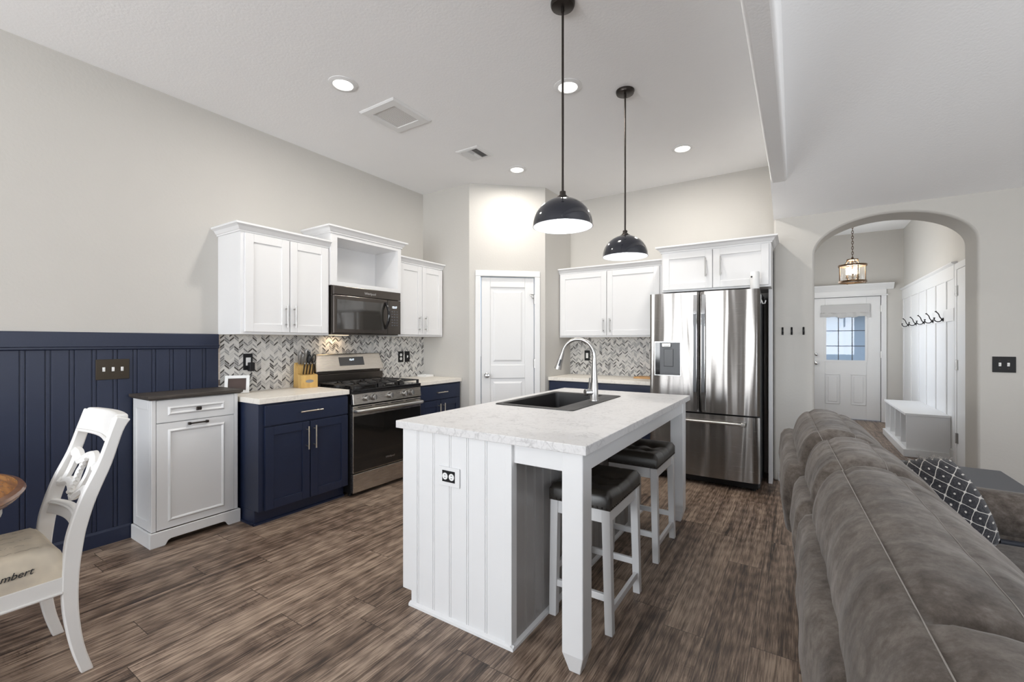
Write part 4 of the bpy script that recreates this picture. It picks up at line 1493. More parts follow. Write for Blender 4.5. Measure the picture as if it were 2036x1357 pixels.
bm = B(); FB.box(bm, -2.252, -2.220, FBw + 0.006, FBw + 0.009, 1.135, 1.20); obj('insert', bm, M['white_plastic'], t, bevel=0.004)
t = outlet('light_switch', 'bronze triple switch plate on the navy wainscot', 'switch', FL, 0.945, 1.118, 1.088, 1.222, W0, M['plate_bronze'], 'sw', group='light switches')
toggles(t, FL, [0.985, 1.032, 1.079], 1.156, W0)
t = outlet('light_switch', 'black double switch plate on the wall right of the arch', 'switch', FB, 1.279, 1.407, 1.100, 1.223, -YA, M['black'], 'sw', group='light switches')
toggles(t, FB, [1.320, 1.366], 1.162, -YA)

# ------------------------------------------------------------------ bar stools
def make_stool():
    t = thing('bar_stool', '', 'stool', (-0.86, 2.12, 0), 'bar stools at the island')
    sx0, sx1, sy0, sy1, zb, zt_ = -1.012, -0.705, 1.895, 2.345, 0.578, 0.648
    # saddle cushion with tufting
    bm = B()
    nx, ny = 22, 28
    vs = []
    def top(u, v):
        x = sx0 + (sx1 - sx0) * u
        y = sy0 + (sy1 - sy0) * v
        e = min(u * (sx1 - sx0), (1 - u) * (sx1 - sx0), v * (sy1 - sy0), (1 - v) * (sy1 - sy0))
        rnd = 0.035
        d = 0 if e > rnd else rnd - math.sqrt(max(rnd * rnd - (rnd - e) ** 2, 0))
        z = zt_ - d * 0.9 + 0.012 * math.cos(2 * PI * (v - 0.5)) * -0.6 + 0.006
        for (bu, bv) in ((0.33, 0.36), (0.67, 0.36), (0.33, 0.64), (0.67, 0.64)):
            r2 = ((u - bu) * (sx1 - sx0)) ** 2 + ((v - bv) * (sy1 - sy0)) ** 2
            z -= 0.016 * math.exp(-r2 / 0.0012)
        for bu in (0.33, 0.67):
            z -= 0.003 * math.exp(-(((u - bu) * 0.3) ** 2) / 0.00003)
        for bv in (0.36, 0.64):
            z -= 0.003 * math.exp(-(((v - bv) * 0.45) ** 2) / 0.00003)
        return Vector((x, y, z))
    def eg(i, n):
        s = i / n
        return 0.5 - 0.5 * math.cos(PI * s) if False else s
    g = [[bm.verts.new(top(eg(i, nx), eg(j, ny))) for j in range(ny + 1)] for i in range(nx + 1)]
    for i in range(nx):
        for j in range(ny):
            bm.faces.new((g[i][j], g[i + 1][j], g[i + 1][j + 1], g[i][j + 1]))
    rim = [g[i][0] for i in range(nx + 1)] + [g[nx][j] for j in range(1, ny + 1)] + [g[i][ny] for i in range(nx - 1, -1, -1)] + [g[0][j] for j in range(ny - 1, 0, -1)]
    low = [bm.verts.new((v.co.x, v.co.y, zb)) for v in rim]
    for k in range(len(rim)):
        j = (k + 1) % len(rim)
        bm.faces.new((rim[k], low[k], low[j], rim[j]))
    bm.faces.new(low)
    seat = obj('seat', bm, M['leather'], t, smooth=60)
    bm = B()
    zz = zb + 0.008
    def stud(x, y, nx_, ny_):
        u = Vector((nx_, ny_, 0))
        tube(bm, [Vector((x, y, zz)), Vector((x, y, zz)) + u * 0.002, Vector((x, y, zz)) + u * 0.0035], [0.0052, 0.0042, 0.001], 7)
    for i in range(20):
        y = sy0 + 0.015 + (sy1 - sy0 - 0.03) * i / 19
        stud(sx1, y, 1, 0); stud(sx0, y, -1, 0)
    for i in range(13):
        x = sx0 + 0.015 + (sx1 - sx0 - 0.03) * i / 12
        stud(x, sy0, 0, -1); stud(x, sy1, 0, 1)
    nh = obj('nailhead_trim', bm, M['bronze'], seat, smooth=60)
    nh['kind'] = 'stuff'
    bm = B()
    for y in (sy0 + 0.012, sy1 - 0.034):
        box(bm, sx0 + 0.04, sx1 - 0.04, y, y + 0.022, 0.515, zb)
    for x in (sx0 + 0.012, sx1 - 0.034):
        box(bm, x, x + 0.022, sy0 + 0.04, sy1 - 0.04, 0.515, zb)
    obj('apron', bm, M['trim'], t, bevel=0.002)
    w = 0.02
    legs = []
    for cx_, cy_, bx_, by_ in ((sx0 + 0.024, sy0 + 0.024, -1.008, 1.955), (sx1 - 0.024, sy0 + 0.024, -0.735, 1.955), (sx0 + 0.024, sy1 - 0.024, -1.008, 2.372), (sx1 - 0.024, sy1 - 0.024, -0.735, 2.372)):
        # feet stand slightly wider than the seat corners
        by_ = cy_ + (-0.008 if cy_ < 2.12 else 0.03)
        by_ += 0.03 if cy_ < 2.12 else 0.0
        bx_ = cx_ + (-0.022 if cx_ < -0.86 else 0.006)
        bm = B()
        q = lambda x, y, z, s: [(x - s, y - s, z), (x + s, y - s, z), (x + s, y + s, z), (x - s, y + s, z)]
        hexa(bm, q(bx_, by_, 0, w * 0.92), q(cx_, cy_, zb, w))
        obj('leg', bm, M['trim'], t, bevel=0.003)
        legs.append((Vector((bx_, by_, 0)), Vector((cx_, cy_, zb))))
    def at(i, z):
        a, b = legs[i]
        return a.lerp(b, z / zb)
    for i, j, z in ((0, 1, 0.165), (2, 3, 0.165), (0, 2, 0.235), (1, 3, 0.10)):
        a, b = at(i, z), at(j, z)
        bm = B()
        if abs(a.x - b.x) > abs(a.y - b.y):
            box(bm, a.x, b.x, (a.y + b.y) / 2 - 0.009, (a.y + b.y) / 2 + 0.009, z - 0.016, z + 0.016)
        else:
            hexa(bm, [(a.x - 0.009, a.y, z - 0.016), (a.x + 0.009, a.y, z - 0.016), (b.x + 0.009, b.y, z - 0.016), (b.x - 0.009, b.y, z - 0.016)],
                 [(a.x - 0.009, a.y, z + 0.016), (a.x + 0.009, a.y, z + 0.016), (b.x + 0.009, b.y, z + 0.016), (b.x - 0.009, b.y, z + 0.016)])
        obj('stretcher', bm, M['trim'], t, bevel=0.002)
    return t


def copy_tree(o, parent=None):
    c = o.copy()
    link(c)
    if parent is not None:
        c.parent = parent
    for k in list(o.children):
        copy_tree(k, c)
    return c


st1 = make_stool()
st1['label'] = 'white bar stool with dark leather seat, nearer the white end of the island'
st2 = copy_tree(st1)
st2.location = (-0.86, 2.12 + 0.785, 0)
st2['label'] = 'white bar stool with dark leather seat, nearer the refrigerator'

# ------------------------------------------------------------------ white tilt-out cabinet
tc = thing('storage_cabinet', 'white tilt-out cabinet with dark wood top against the wainscot', 'cabinet', (-3.67, 1.395, 0))
CXF, CY0, CY1 = -3.503, 1.132, 1.658
bm = B()
xb = W0 + 0.024
box(bm, xb, CXF - 0.02, CY0 + 0.006, CY1, 0.10, 0.958)
for q in ((CY0, CY0 + 0.026), (CY1 - 0.026, CY1)):
    box(bm, CXF - 0.03, CXF, q[0], q[1], 0.10, 0.958)
for x0, x1, z0, z1 in ((xb, xb + 0.05, 0.10, 0.958), (CXF - 0.055, CXF - 0.03, 0.10, 0.958), (xb + 0.05, CXF - 0.055, 0.10, 0.16), (xb + 0.05, CXF - 0.055, 0.89, 0.958)):
    box(bm, x0, x1, CY0, CY0 + 0.01, z0, z1)
obj('body', bm, M['trim'], tc, bevel=0.003)


def framed(bm, a0, a1, z0, z1, b, mo=0.05, mw_=0.022):
    box(bm, b, b + 0.012, a0, a1, z0, z1)
    i0, i1, j0, j1 = a0 + mo, a1 - mo, z0 + mo * 0.7, z1 - mo * 0.7
    pr = [(0, 0), (0.006, 0.006), (0.009, 0.011), (0.006, 0.017), (0.0, mw_)]
    rows = []
    for h, o_ in pr:
        rows.append([(b + 0.012 + h, i0 + o_, j0 + o_), (b + 0.012 + h, i1 - o_, j0 + o_), (b + 0.012 + h, i1 - o_, j1 - o_), (b + 0.012 + h, i0 + o_, j1 - o_)])
    vr = [[bm.verts.new(q) for q in r] for r in rows]
    for a, c in zip(vr, vr[1:]):
        for k in range(4):
            bm.faces.new((a[k], a[(k + 1) % 4], c[(k + 1) % 4], c[k]))


bm = B(); framed(bm, CY0 + 0.028, CY1 - 0.028, 0.806, 0.952, CXF - 0.012, 0.062); d = obj('drawer', bm, M['trim'], tc, recalc=False)
bm = B(); cyl(bm, (CXF, 1.395, 0.879), (CXF + 0.02, 1.395, 0.879), 0.006, n=10); box(bm, CXF + 0.016, CXF + 0.028, 1.378, 1.412, 0.866, 0.892)
obj('knob', bm, M['bronze'], d, bevel=0.006, seg=3)
bm = B(); framed(bm, CY0 + 0.028, CY1 - 0.028, 0.104, 0.800, CXF - 0.012, 0.062); d = obj('door', bm, M['trim'], tc, recalc=False)
bm = B()
for a in (1.343, 1.450):
    box(bm, CXF, CXF + 0.022, a - 0.008, a + 0.008, 0.771, 0.789)
box(bm, CXF + 0.015, CXF + 0.026, 1.343, 1.450, 0.776, 0.786)
obj('handle', bm, M['bronze'], d, bevel=0.003)
bm = B()
box(bm, xb, -3.475, 1.108, 1.682, 0.968, 0.985); hexa(bm, [(xb, 1.122, 0.957), (-3.488, 1.122, 0.957), (-3.488, 1.668, 0.957), (xb, 1.668, 0.957)], [(xb, 1.108, 0.968), (-3.475, 1.108, 0.968), (-3.475, 1.682, 0.968), (xb, 1.682, 0.968)])
obj('top', bm, M['darkwood'], tc, bevel=0.002)
bm = B()
pts = [(1.120, 0), (1.200, 0), (1.208, 0.006), (1.214, 0.018), (1.222, 0.030), (1.236, 0.036), (1.555, 0.036), (1.569, 0.030), (1.577, 0.018), (1.583, 0.006), (1.591, 0), (1.671, 0), (1.671, 0.098), (1.120, 0.098)]
hx0, hx1 = -3.505, -3.488
vs0 = [bm.verts.new((hx0, p[0], p[1])) for p in pts]; vs1 = [bm.verts.new((hx1, p[0], p[1])) for p in pts]
bm.faces.new(vs0[::-1]); bm.faces.new(vs1)
for k in range(len(pts)):
    j = (k + 1) % len(pts)
    bm.faces.new((vs0[k], vs0[j], vs1[j], vs1[k]))
box(bm, xb, hx0, 1.120, 1.136, 0, 0.098); box(bm, xb, hx0, 1.655, 1.671, 0, 0.098)
obj('plinth', bm, M['trim'], tc, bevel=0.004)

# ------------------------------------------------------------------ dining chair and table
dc = thing('dining_chair', 'white carved-back dining chair with a script-print seat', 'chair', (-2.64, 0.35, 0))
front = [(0.663, 1.021), (0.639, 0.943), (0.603, 0.828), (0.554, 0.712), (0.520, 0.60), (0.506, 0.522), (0.498, 0.396), (0.502, 0.264), (0.525, 0.111), (0.554, 0.0)]
rear = [(0.712, 1.004), (0.686, 0.955), (0.650, 0.828), (0.603, 0.700), (0.575, 0.60), (0.561, 0.52), (0.549, 0.40), (0.548, 0.264), (0.563, 0.12), (0.592, 0.0)]
fc_ = catmull([Vector((a, b, 0)) for a, b in front], 4, False)
rc_ = catmull([Vector((a, b, 0)) for a, b in rear], 4, False)
CXR, CXL = -2.42, -2.862
for x0, x1 in ((CXR - 0.030, CXR), (CXL, CXL + 0.030)):
    bm = B()
    loft(bm, [[(x0, f.x, f.y), (x1, f.x, f.y), (x1, r.x, r.y), (x0, r.x, r.y)] for f, r in zip(fc_, rc_)])
    obj('leg', bm, M['cream'], dc, bevel=0.005, smooth=35)


def rail(name, zmid, zt_, zb_, yt, yb, bow, th, top_roll=0.0, n=14):
    bm = B()
    rings = []
    for i in range(n + 1):
        u = i / n
        x = CXL + 0.028 + (CXR - CXL - 0.056) * u
        bo = bow * math.sin(PI * u)
        cz = zmid * math.sin(PI * u)
        if top_roll:
            rings.append([(x, yb + bo, zb_ + cz), (x, yt + bo - 0.004, zt_ + cz - 0.012), (x, yt + bo + 0.012, zt_ + cz + 0.004), (x, yt + bo + top_roll, zt_ + cz), (x, yt + bo + top_roll, zt_ + cz - 0.022), (x, yb + bo + th, zb_ + cz)])
        else:
            rings.append([(x, yb + bo, zb_ + cz), (x, yt + bo, zt_ + cz), (x, yt + bo + th, zt_ + cz), (x, yb + bo + th, zb_ + cz)])
    loft(bm, rings)
    return obj(name, bm, M['cream'], dc, bevel=0.005, smooth=40)


rail('crest_rail', 0.0, 1.022, 0.925, 0.660, 0.638, 0.022, 0.026, 0.05)
bm = B()
n = 14
for zc in (0.925,):
    tube(bm, [(CXL + 0.028 + (CXR - CXL - 0.056) * i / n, 0.634 + 0.022 * math.sin(PI * i / n), zc + 0.001) for i in range(n + 1)], 0.007, 8)
obj('crest_bead', bm, M['cream'], dc, smooth=60)
rail('lower_rail', 0.010, 0.625, 0.568, 0.545, 0.530, 0.020, 0.024)
bm = B()
tube(bm, [(CXL + 0.028 + (CXR - CXL - 0.056) * i / n, 0.541 + 0.020 * math.sin(PI * i / n), 0.612 + 0.010 * math.sin(PI * i / n)) for i in range(n + 1)], 0.005, 8)
obj('rail_bead', bm, M['cream'], dc, smooth=60)
# carved splat: scalloped top and bottom, uprights and a rope-twist centre, all flat pieces with depth
bm = B()
def yat(z):
    return 0.555 + (z - 0.68) * 0.385


def strip(pts, w, th=0.020):
    """carved band following points (x, z) on the leaning back"""
    P_ = catmull([Vector((a, 0, b)) for a, b in pts], 5, False)
    rings = []
    for i, q in enumerate(P_):
        d = (P_[min(i + 1, len(P_) - 1)] - P_[max(i - 1, 0)]).normalized()
        nrm = Vector((-d.z, 0, d.x))
        a, b = q + nrm * w / 2, q - nrm * w / 2
        m = q
        bow = lambda v: yat(v.z) + 0.018 * math.sin(PI * (v.x - CXL) / (CXR - CXL))
        rings.append([(a.x, bow(a) + 0.003, a.z), (m.x, bow(m) - 0.005, m.z), (b.x, bow(b) + 0.003, b.z), (b.x, bow(b) + th, b.z), (a.x, bow(a) + th, a.z)])
    loft(bm, rings)


xc = (CXL + CXR) / 2
hw = (CXR - CXL) / 2 - 0.02
strip([(xc - hw, 0.830), (xc - hw * 0.75, 0.822), (xc - hw * 0.5, 0.802), (xc - hw * 0.25, 0.822), (xc, 0.832), (xc + hw * 0.25, 0.822), (xc + hw * 0.5, 0.802), (xc + hw * 0.75, 0.822), (xc + hw, 0.830)], 0.034)
strip([(xc - hw, 0.702), (xc - hw * 0.75, 0.706), (xc - hw * 0.5, 0.712), (xc - hw * 0.25, 0.690), (xc, 0.668), (xc + hw * 0.25, 0.690), (xc + hw * 0.5, 0.712), (xc + hw * 0.75, 0.706), (xc + hw, 0.702)], 0.034)
for s in (-1, 1):
    strip([(xc + s * hw * 0.80, 0.83), (xc + s * hw * 0.74, 0.77), (xc + s * hw * 0.80, 0.70)], 0.030)
    strip([(xc + s * 0.020, 0.835), (xc + s * 0.055, 0.775), (xc + s * 0.050, 0.735), (xc + s * 0.018, 0.668)], 0.018)
for k in range(9):
    z = 0.69 + k * 0.0155
    tube(bm, [(xc - 0.013, yat(z) + 0.010, z - 0.006), (xc, yat(z) + 0.004, z), (xc + 0.013, yat(z) + 0.010, z + 0.006)], 0.0085, 7)
obj('carved_splat', bm, M['cream'], dc, smooth=35)
bm = B()
SYF = 0.02
for x0, x1 in ((CXR - 0.026, CXR - 0.002), (CXL + 0.002, CXL + 0.026)):
    box(bm, x0, x1, SYF, 0.51, 0.352, 0.412)
box(bm, CXL + 0.026, CXR - 0.026, SYF, SYF + 0.024, 0.352, 0.412); box(bm, CXL + 0.026, CXR - 0.026, 0.495, 0.519, 0.352, 0.412)
for x in (CXR - 0.001, CXL - 0.001):
    tube(bm, [(x, SYF, 0.352), (x, 0.50, 0.352)], 0.006, 8)
obj('seat_frame', bm, M['cream'], dc, bevel=0.003, smooth=35)
for x in (CXR - 0.045, CXL + 0.003):
    bm = B()
    q = lambda z, s, dy: [(x + 0.021 - s, SYF + 0.025 - s + dy, z), (x + 0.021 + s, SYF + 0.025 - s + dy, z), (x + 0.021 + s, SYF + 0.025 + s + dy, z), (x + 0.021 - s, SYF + 0.025 + s + dy, z)]
    loft(bm, [q(0.40, 0.021, 0), q(0.30, 0.021, 0), q(0.15, 0.018, -0.01), q(0.0, 0.016, -0.03)])
    obj('leg', bm, M['cream'], dc, bevel=0.003, smooth=35)
# seat cushion: domed pad with rounded sides
bm = B()
x0, x1, y0, y1 = CXL + 0.010, CXR - 0.006, SYF - 0.005, 0.520
nx, ny = 20, 24
def pad(u, v):
    e = min(u * (x1 - x0), (1 - u) * (x1 - x0), v * (y1 - y0), (1 - v) * (y1 - y0))
    r = 0.055
    k = math.sqrt(max(r * r - (r - min(e, r)) ** 2, 0)) / r
    cr = min(u, 1 - u) * min(v, 1 - v)
    return Vector((x0 + (x1 - x0) * u, y0 + (y1 - y0) * v, 0.447 + 0.082 * k + 0.010 * math.sin(PI * u) * math.sin(PI * v) + 0.002 * math.sin(9 * u + 5 * v)))
g = [[bm.verts.new(pad(i / nx, j / ny)) for j in range(ny + 1)] for i in range(nx + 1)]
for i in range(nx):
    for j in range(ny):
        bm.faces.new((g[i][j], g[i + 1][j], g[i + 1][j + 1], g[i][j + 1]))
rim = [g[i][0] for i in range(nx + 1)] + [g[nx][j] for j in range(1, ny + 1)] + [g[i][ny] for i in range(nx - 1, -1, -1)] + [g[0][j] for j in range(ny - 1, 0, -1)]
low = [bm.verts.new((v.co.x, v.co.y, 0.411)) for v in rim]
for k in range(len(rim)):
    j = (k + 1) % len(rim)
    bm.faces.new((rim[k], low[k], low[j], rim[j]))
bm.faces.new(low)
bmesh.ops.recalc_face_normals(bm, faces=bm.faces[:])
# script print on the pad
def onpad(x, y):
    u, v = (x - x0) / (x1 - x0), (y - y0) / (y1 - y0)
    return pad(min(max(u, 0.01), 0.99), min(max(v, 0.01), 0.99))
random.seed(3)
for row in range(5):
    xr = CXR - 0.085 - row * 0.062
    yy = y1 - 0.07 - 0.03 * (row % 2)
    prev = None
    pts = []
    for i in range(46):
        y = yy - i * 0.0065
        a = 0.006 * math.sin(i * 1.5 + row) * (0.4 + 0.6 * abs(math.sin(i * 0.37 + row * 2)))
        q = onpad(xr + a, y)
        pts.append(q + Vector((0, 0, 0.0012)))
    for a, b in zip(pts, pts[1:]):
        if random.random() < 0.86:
            d = (b - a); nrm = Vector((1, 0, 0)) * 0.0009
            bm.faces.new([bm.verts.new(q) for q in (a - nrm, b - nrm, b + nrm, a + nrm)]).material_index = 1
Mt = mat_axes((x1 - 0.0008, 0.378, 0.470), (0, 1, 0.03), (-0.16, 0, 0.987))
text_mesh(bm, 'mbert', 0.034, Mt, extr=0.0015, mi=1, shear=0.35)
for q in ((0.10, 0.277, 0.438, 0.441), (0.10, 0.277, 0.420, 0.423), (0.277, 0.28, 0.420, 0.441)):
    box(bm, x1 - 0.001, x1 + 0.0006, *q, 1)
for i in range(12):
    box(bm, x1 - 0.001, x1 + 0.0006, 0.12 + i * 0.011, 0.127 + i * 0.011, 0.427, 0.4345, 1)
obj('seat_cushion', bm, [M['cushion'], M['ink']], dc, smooth=60, recalc=False)
dt = thing('dining_table', 'round dining table with honey oak top and white apron', 'table', (-2.75, -0.15, 0))
c = (-2.75, -0.15, 0)
bm = B(); lathe(bm, [(0, 0.7655), (0.30, 0.7655), (0.56, 0.7655), (0.576, 0.764)], c, 72); obj('top', bm, M['tablewood'], dt, smooth=15)
bm = B(); lathe(bm, [(0.575, 0.764), (0.594, 0.758), (0.600, 0.748), (0.596, 0.740), (0.588, 0.737), (0.590, 0.732), (0.583, 0.724), (0.565, 0.722), (0.0, 0.722)], c, 72); obj('edge', bm, M['tableedge'], dt, smooth=40)
bm = B(); lathe(bm, [(0.535, 0.722), (0.535, 0.655), (0.528, 0.645), (0.510, 0.645), (0.51, 0.722)], c, 72); obj('apron', bm, M['cream'], dt, smooth=40)
bm = B(); lathe(bm, [(0.0, 0.72), (0.09, 0.72), (0.08, 0.66), (0.055, 0.60), (0.075, 0.48), (0.095, 0.38), (0.07, 0.25), (0.10, 0.18), (0.10, 0.10), (0.0, 0.10)], c, 36); obj('pedestal', bm, M['cream'], dt, smooth=40)
for k in range(4):
    a = PI / 4 + k * PI / 2
    bm = B(); d = Vector((math.cos(a), math.sin(a), 0))
    tube(bm, catmull([Vector(c) + d * 0.06 + Vector((0, 0, 0.16)), Vector(c) + d * 0.16 + Vector((0, 0, 0.13)), Vector(c) + d * 0.28 + Vector((0, 0, 0.05)), Vector(c) + d * 0.34 + Vector((0, 0, 0.03))], 4, False), [0.04] * 4 + [0.035] * 4 + [0.03] * 5, 12)
    obj('foot', bm, M['cream'], dt, smooth=60)

# ------------------------------------------------------------------ small things on the counters
CT = 0.928
kb = thing('knife_block', 'blond wood knife block on the counter left of the range', 'knife block', (-3.72, 2.36, CT))
ka = math.radians(-8)
def kp(a, b, z):
    # a across (world y-ish), b out of the wall
    ca, sa = math.cos(ka), math.sin(ka)
    return Vector((-3.735 + b * ca - a * sa, 2.345 + b * sa + a * ca, CT + z))
def kbox(bm, poly, a0, a1, mi=0):
    hexa(bm, [kp(a0, b, z) for b, z in poly], [kp(a1, b, z) for b, z in poly], mi)
bm = B()
kbox(bm, [(-0.085, 0), (0.0, 0), (-0.005, 0.19), (-0.055, 0.225), (-0.07, 0.21)], -0.075, 0.075)
kbox(bm, [(0.0, 0), (0.075, 0), (0.075, 0.115), (0.0, 0.125)], -0.075, 0.075)
blk = obj('body', bm, M['bamboo'], kb, bevel=0.003)
bm = B()
pts = []
ring0, ring1 = [], []
for i in range(24):
    a = 2 * PI * i / 24
    ring0.append(kp(0.036 * math.cos(a), 0.0745, 0.060 + 0.014 * math.sin(a))); ring1.append(kp(0.036 * math.cos(a), 0.0765, 0.060 + 0.014 * math.sin(a)))
hexa(bm, ring0, ring1)
bdg = obj('badge', bm, M['silver'], kb)
def knife_handle(name, label, cat, a, b, z, length, lean, w, group, mats):
    t = thing(name, label, cat, kp(a, b, z), group)
    bm = B()
    d = (kp(a, b + lean, z + length) - kp(a, b, z)).normalized()
    u = (kp(1, 0, 0) - kp(0, 0, 0)).normalized()
    nn = d.cross(u).normalized()
    o_ = kp(a, b, z)
    rings = []
    for s, ww, hh in ((-0.03, 0.5, 0.3), (0.0, 0.6, 0.7), (0.02, 0.8, 0.85), (length * 0.5, 0.72, 1.0), (length * 0.8, 0.9, 1.1), (length, 0.75, 0.9), (length + 0.006, 0.4, 0.5)):
        c_ = o_ + d * s
        rings.append([c_ + u * w * 0.5 * ww + nn * w * hh, c_ - u * w * 0.5 * ww + nn * w * hh, c_ - u * w * 0.5 * ww - nn * w * hh, c_ + u * w * 0.5 * ww - nn * w * hh])
    loft(bm, rings)
    obj('handle', bm, mats[0], t, bevel=0.002, smooth=50)
    bm = B()
    c0, c1 = o_ + d * (length - 0.004), o_ + d * (length + 0.007)
    hexa(bm, [c0 + u * w * 0.42 + nn * w, c0 - u * w * 0.42 + nn * w, c0 - u * w * 0.42 - nn * w, c0 + u * w * 0.42 - nn * w], [c1 + u * w * 0.3 + nn * w * 0.7, c1 - u * w * 0.3 + nn * w * 0.7, c1 - u * w * 0.3 - nn * w * 0.7, c1 + u * w * 0.3 - nn * w * 0.7])
    obj('end_cap', bm, mats[1], t, bevel=0.001)
    return t
for k, (a, ln, lb) in enumerate(((-0.045, 0.125, 'steel-handled knife at the wall-end slot of the knife block, farthest from the range'), (-0.022, 0.105, 'shorter steel-handled knife in the second slot of the knife block'),
                                 (0.004, 0.15, 'tallest steel-handled knife in the middle slot of the knife block'), (0.030, 0.14, 'dark-handled knife behind the scissors in the knife block'))):
    knife_handle('kitchen_knife', lb, 'knife', a, -0.045 + 0.004 * k, 0.195, ln, 0.25 * ln, 0.017, 'kitchen knives in the block', (M['nickel'] if k < 3 else M['darkgrey'], M['chrome']))
for k in range(4):
    knife_handle('steak_knife', 'slim steak knife in the lower row of the knife block', 'knife', -0.040 + k * 0.027, 0.035, 0.118, 0.105, 0.035, 0.010, 'steak knives in the block', (M['plate_bronze'], M['chrome']))
sc = thing('scissors', 'black-handled kitchen scissors in the knife block', 'scissors', kp(0.055, -0.02, 0.20))
for s in (-1, 1):
    bm = B()
    cpt = [kp(0.050 + s * 0.022 + 0.017 * math.cos(2 * PI * i / 18), -0.010 + 0.01 * (math.sin(2 * PI * i / 18) + 1), 0.258 + 0.036 * math.sin(2 * PI * i / 18)) for i in range(18)]
    tube(bm, cpt, 0.0042, 8, closed=True); tube(bm, [kp(0.050 + s * 0.012, -0.012, 0.225), kp(0.050, -0.02, 0.18)], 0.0045, 8)
    obj('handle', bm, M['black'], sc, smooth=60)

pf = thing('photo_frame', 'small white photo frame propped on the counter behind the dark-topped cabinet', 'photo frame', (-3.74, 1.76, CT))
fa = math.radians(32)
def fp(a, z, n):
    # a along the frame, z up the tilted face, n out of the face
    ux = Vector((math.sin(fa), math.cos(fa), 0)); nx_ = Vector((math.cos(fa), -math.sin(fa), 0))
    tl = math.radians(18)
    return Vector((-3.765, 1.778, CT)) + ux * a + Vector((0, 0, 1)) * (z * math.cos(tl)) + nx_ * (-z * math.sin(tl) + n * math.cos(tl) + 0.03) + Vector((0, 0, n * math.sin(tl)))
def fbox(bm, a0, a1, z0, z1, n0, n1):
    hexa(bm, [fp(a0, z0, n0), fp(a1, z0, n0), fp(a1, z1, n0), fp(a0, z1, n0)], [fp(a0, z0, n1), fp(a1, z0, n1), fp(a1, z1, n1), fp(a0, z1, n1)])
bm = B()
for q in ((-0.085, -0.062, 0, 0.145), (0.062, 0.085, 0, 0.145), (-0.062, 0.062, 0, 0.024), (-0.062, 0.062, 0.121, 0.145)):
    fbox(bm, q[0], q[1], q[2], q[3], 0, 0.014)
obj('frame', bm, M['white_plastic'], pf, bevel=0.002)
bm = B(); fbox(bm, -0.064, 0.064, 0.022, 0.123, 0.001, 0.005); obj('picture', bm, M['photo'], pf)
bm = B(); hexa(bm, [fp(-0.02, 0.10, 0), fp(0.02, 0.10, 0), fp(0.02, 0.105, 0), fp(-0.02, 0.105, 0)], [fp(-0.02, 0.10, 0) * 1 + Vector((-0.05, 0.028, -0.098)), fp(0.02, 0.10, 0) + Vector((-0.05, 0.028, -0.098)), fp(0.02, 0.105, 0) + Vector((-0.055, 0.03, -0.098)), fp(-0.02, 0.105, 0) + Vector((-0.055, 0.03, -0.098))])
obj('stand', bm, M['white_plastic'], pf)

o = thing('napkin_tray', 'flat white tray on the counter in the corner by the pantry wall', 'tray', (-3.72, 3.86, CT))
bm = B(); box(bm, -3.80, -3.66, 3.80, 3.935, CT, CT + 0.008)
for q in ((-3.80, -3.795, 3.80, 3.935), (-3.665, -3.66, 3.80, 3.935), (-3.80, -3.66, 3.80, 3.805), (-3.80, -3.66, 3.93, 3.935)):
    box(bm, *q, CT + 0.006, CT + 0.022)
obj('body', bm, M['white_plastic'], o, bevel=0.002)
bm = B(); box(bm, -1.56, -1.28, 4.93, 5.14, CT, CT + 0.018)
for k in range(1):
    pass
cbd = obj('cutting_board', bm, M['board'], bevel=0.004, origin=(-1.42, 5.03, CT))
tag(cbd, 'wooden cutting board lying on the back counter beside the refrigerator', 'cutting board')

# ------------------------------------------------------------------ ceiling things
def recessed(x, y, label):
    t = thing('recessed_light', label, 'light', (x, y, CH), 'recessed ceiling lights')
    bm = B(); lathe(bm, [(0.098, CH), (0.098, CH - 0.003), (0.080, CH - 0.009), (0.068, CH - 0.010), (0.064, CH - 0.004)], (x, y, 0), 36); obj('trim_ring', bm, M['trim'], t, smooth=50)
    bm = B(); lathe(bm, [(0.065, CH - 0.005), (0.04, CH - 0.0065), (0.0, CH - 0.007)], (x, y, 0), 36); obj('lens', bm, M['lens'], t, smooth=50)
    l = bpy.data.lights.new('led', 'AREA'); l.shape = 'DISK'; l.size = 0.13; l.energy = 15.0; l.color = (1.0, 0.95, 0.88)
    lo = link(bpy.data.objects.new('led', l)); lo.location = (0, 0, -0.02); lo.parent = t


recessed(-2.665, 1.951, 'recessed ceiling light beside the square return grille')
recessed(-1.362, 2.829, 'recessed ceiling light crossed by the nearer pendant rod')
recessed(-2.46, 3.899, 'recessed ceiling light over the pantry door')
recessed(-0.903, 4.309, 'recessed ceiling light above the refrigerator')

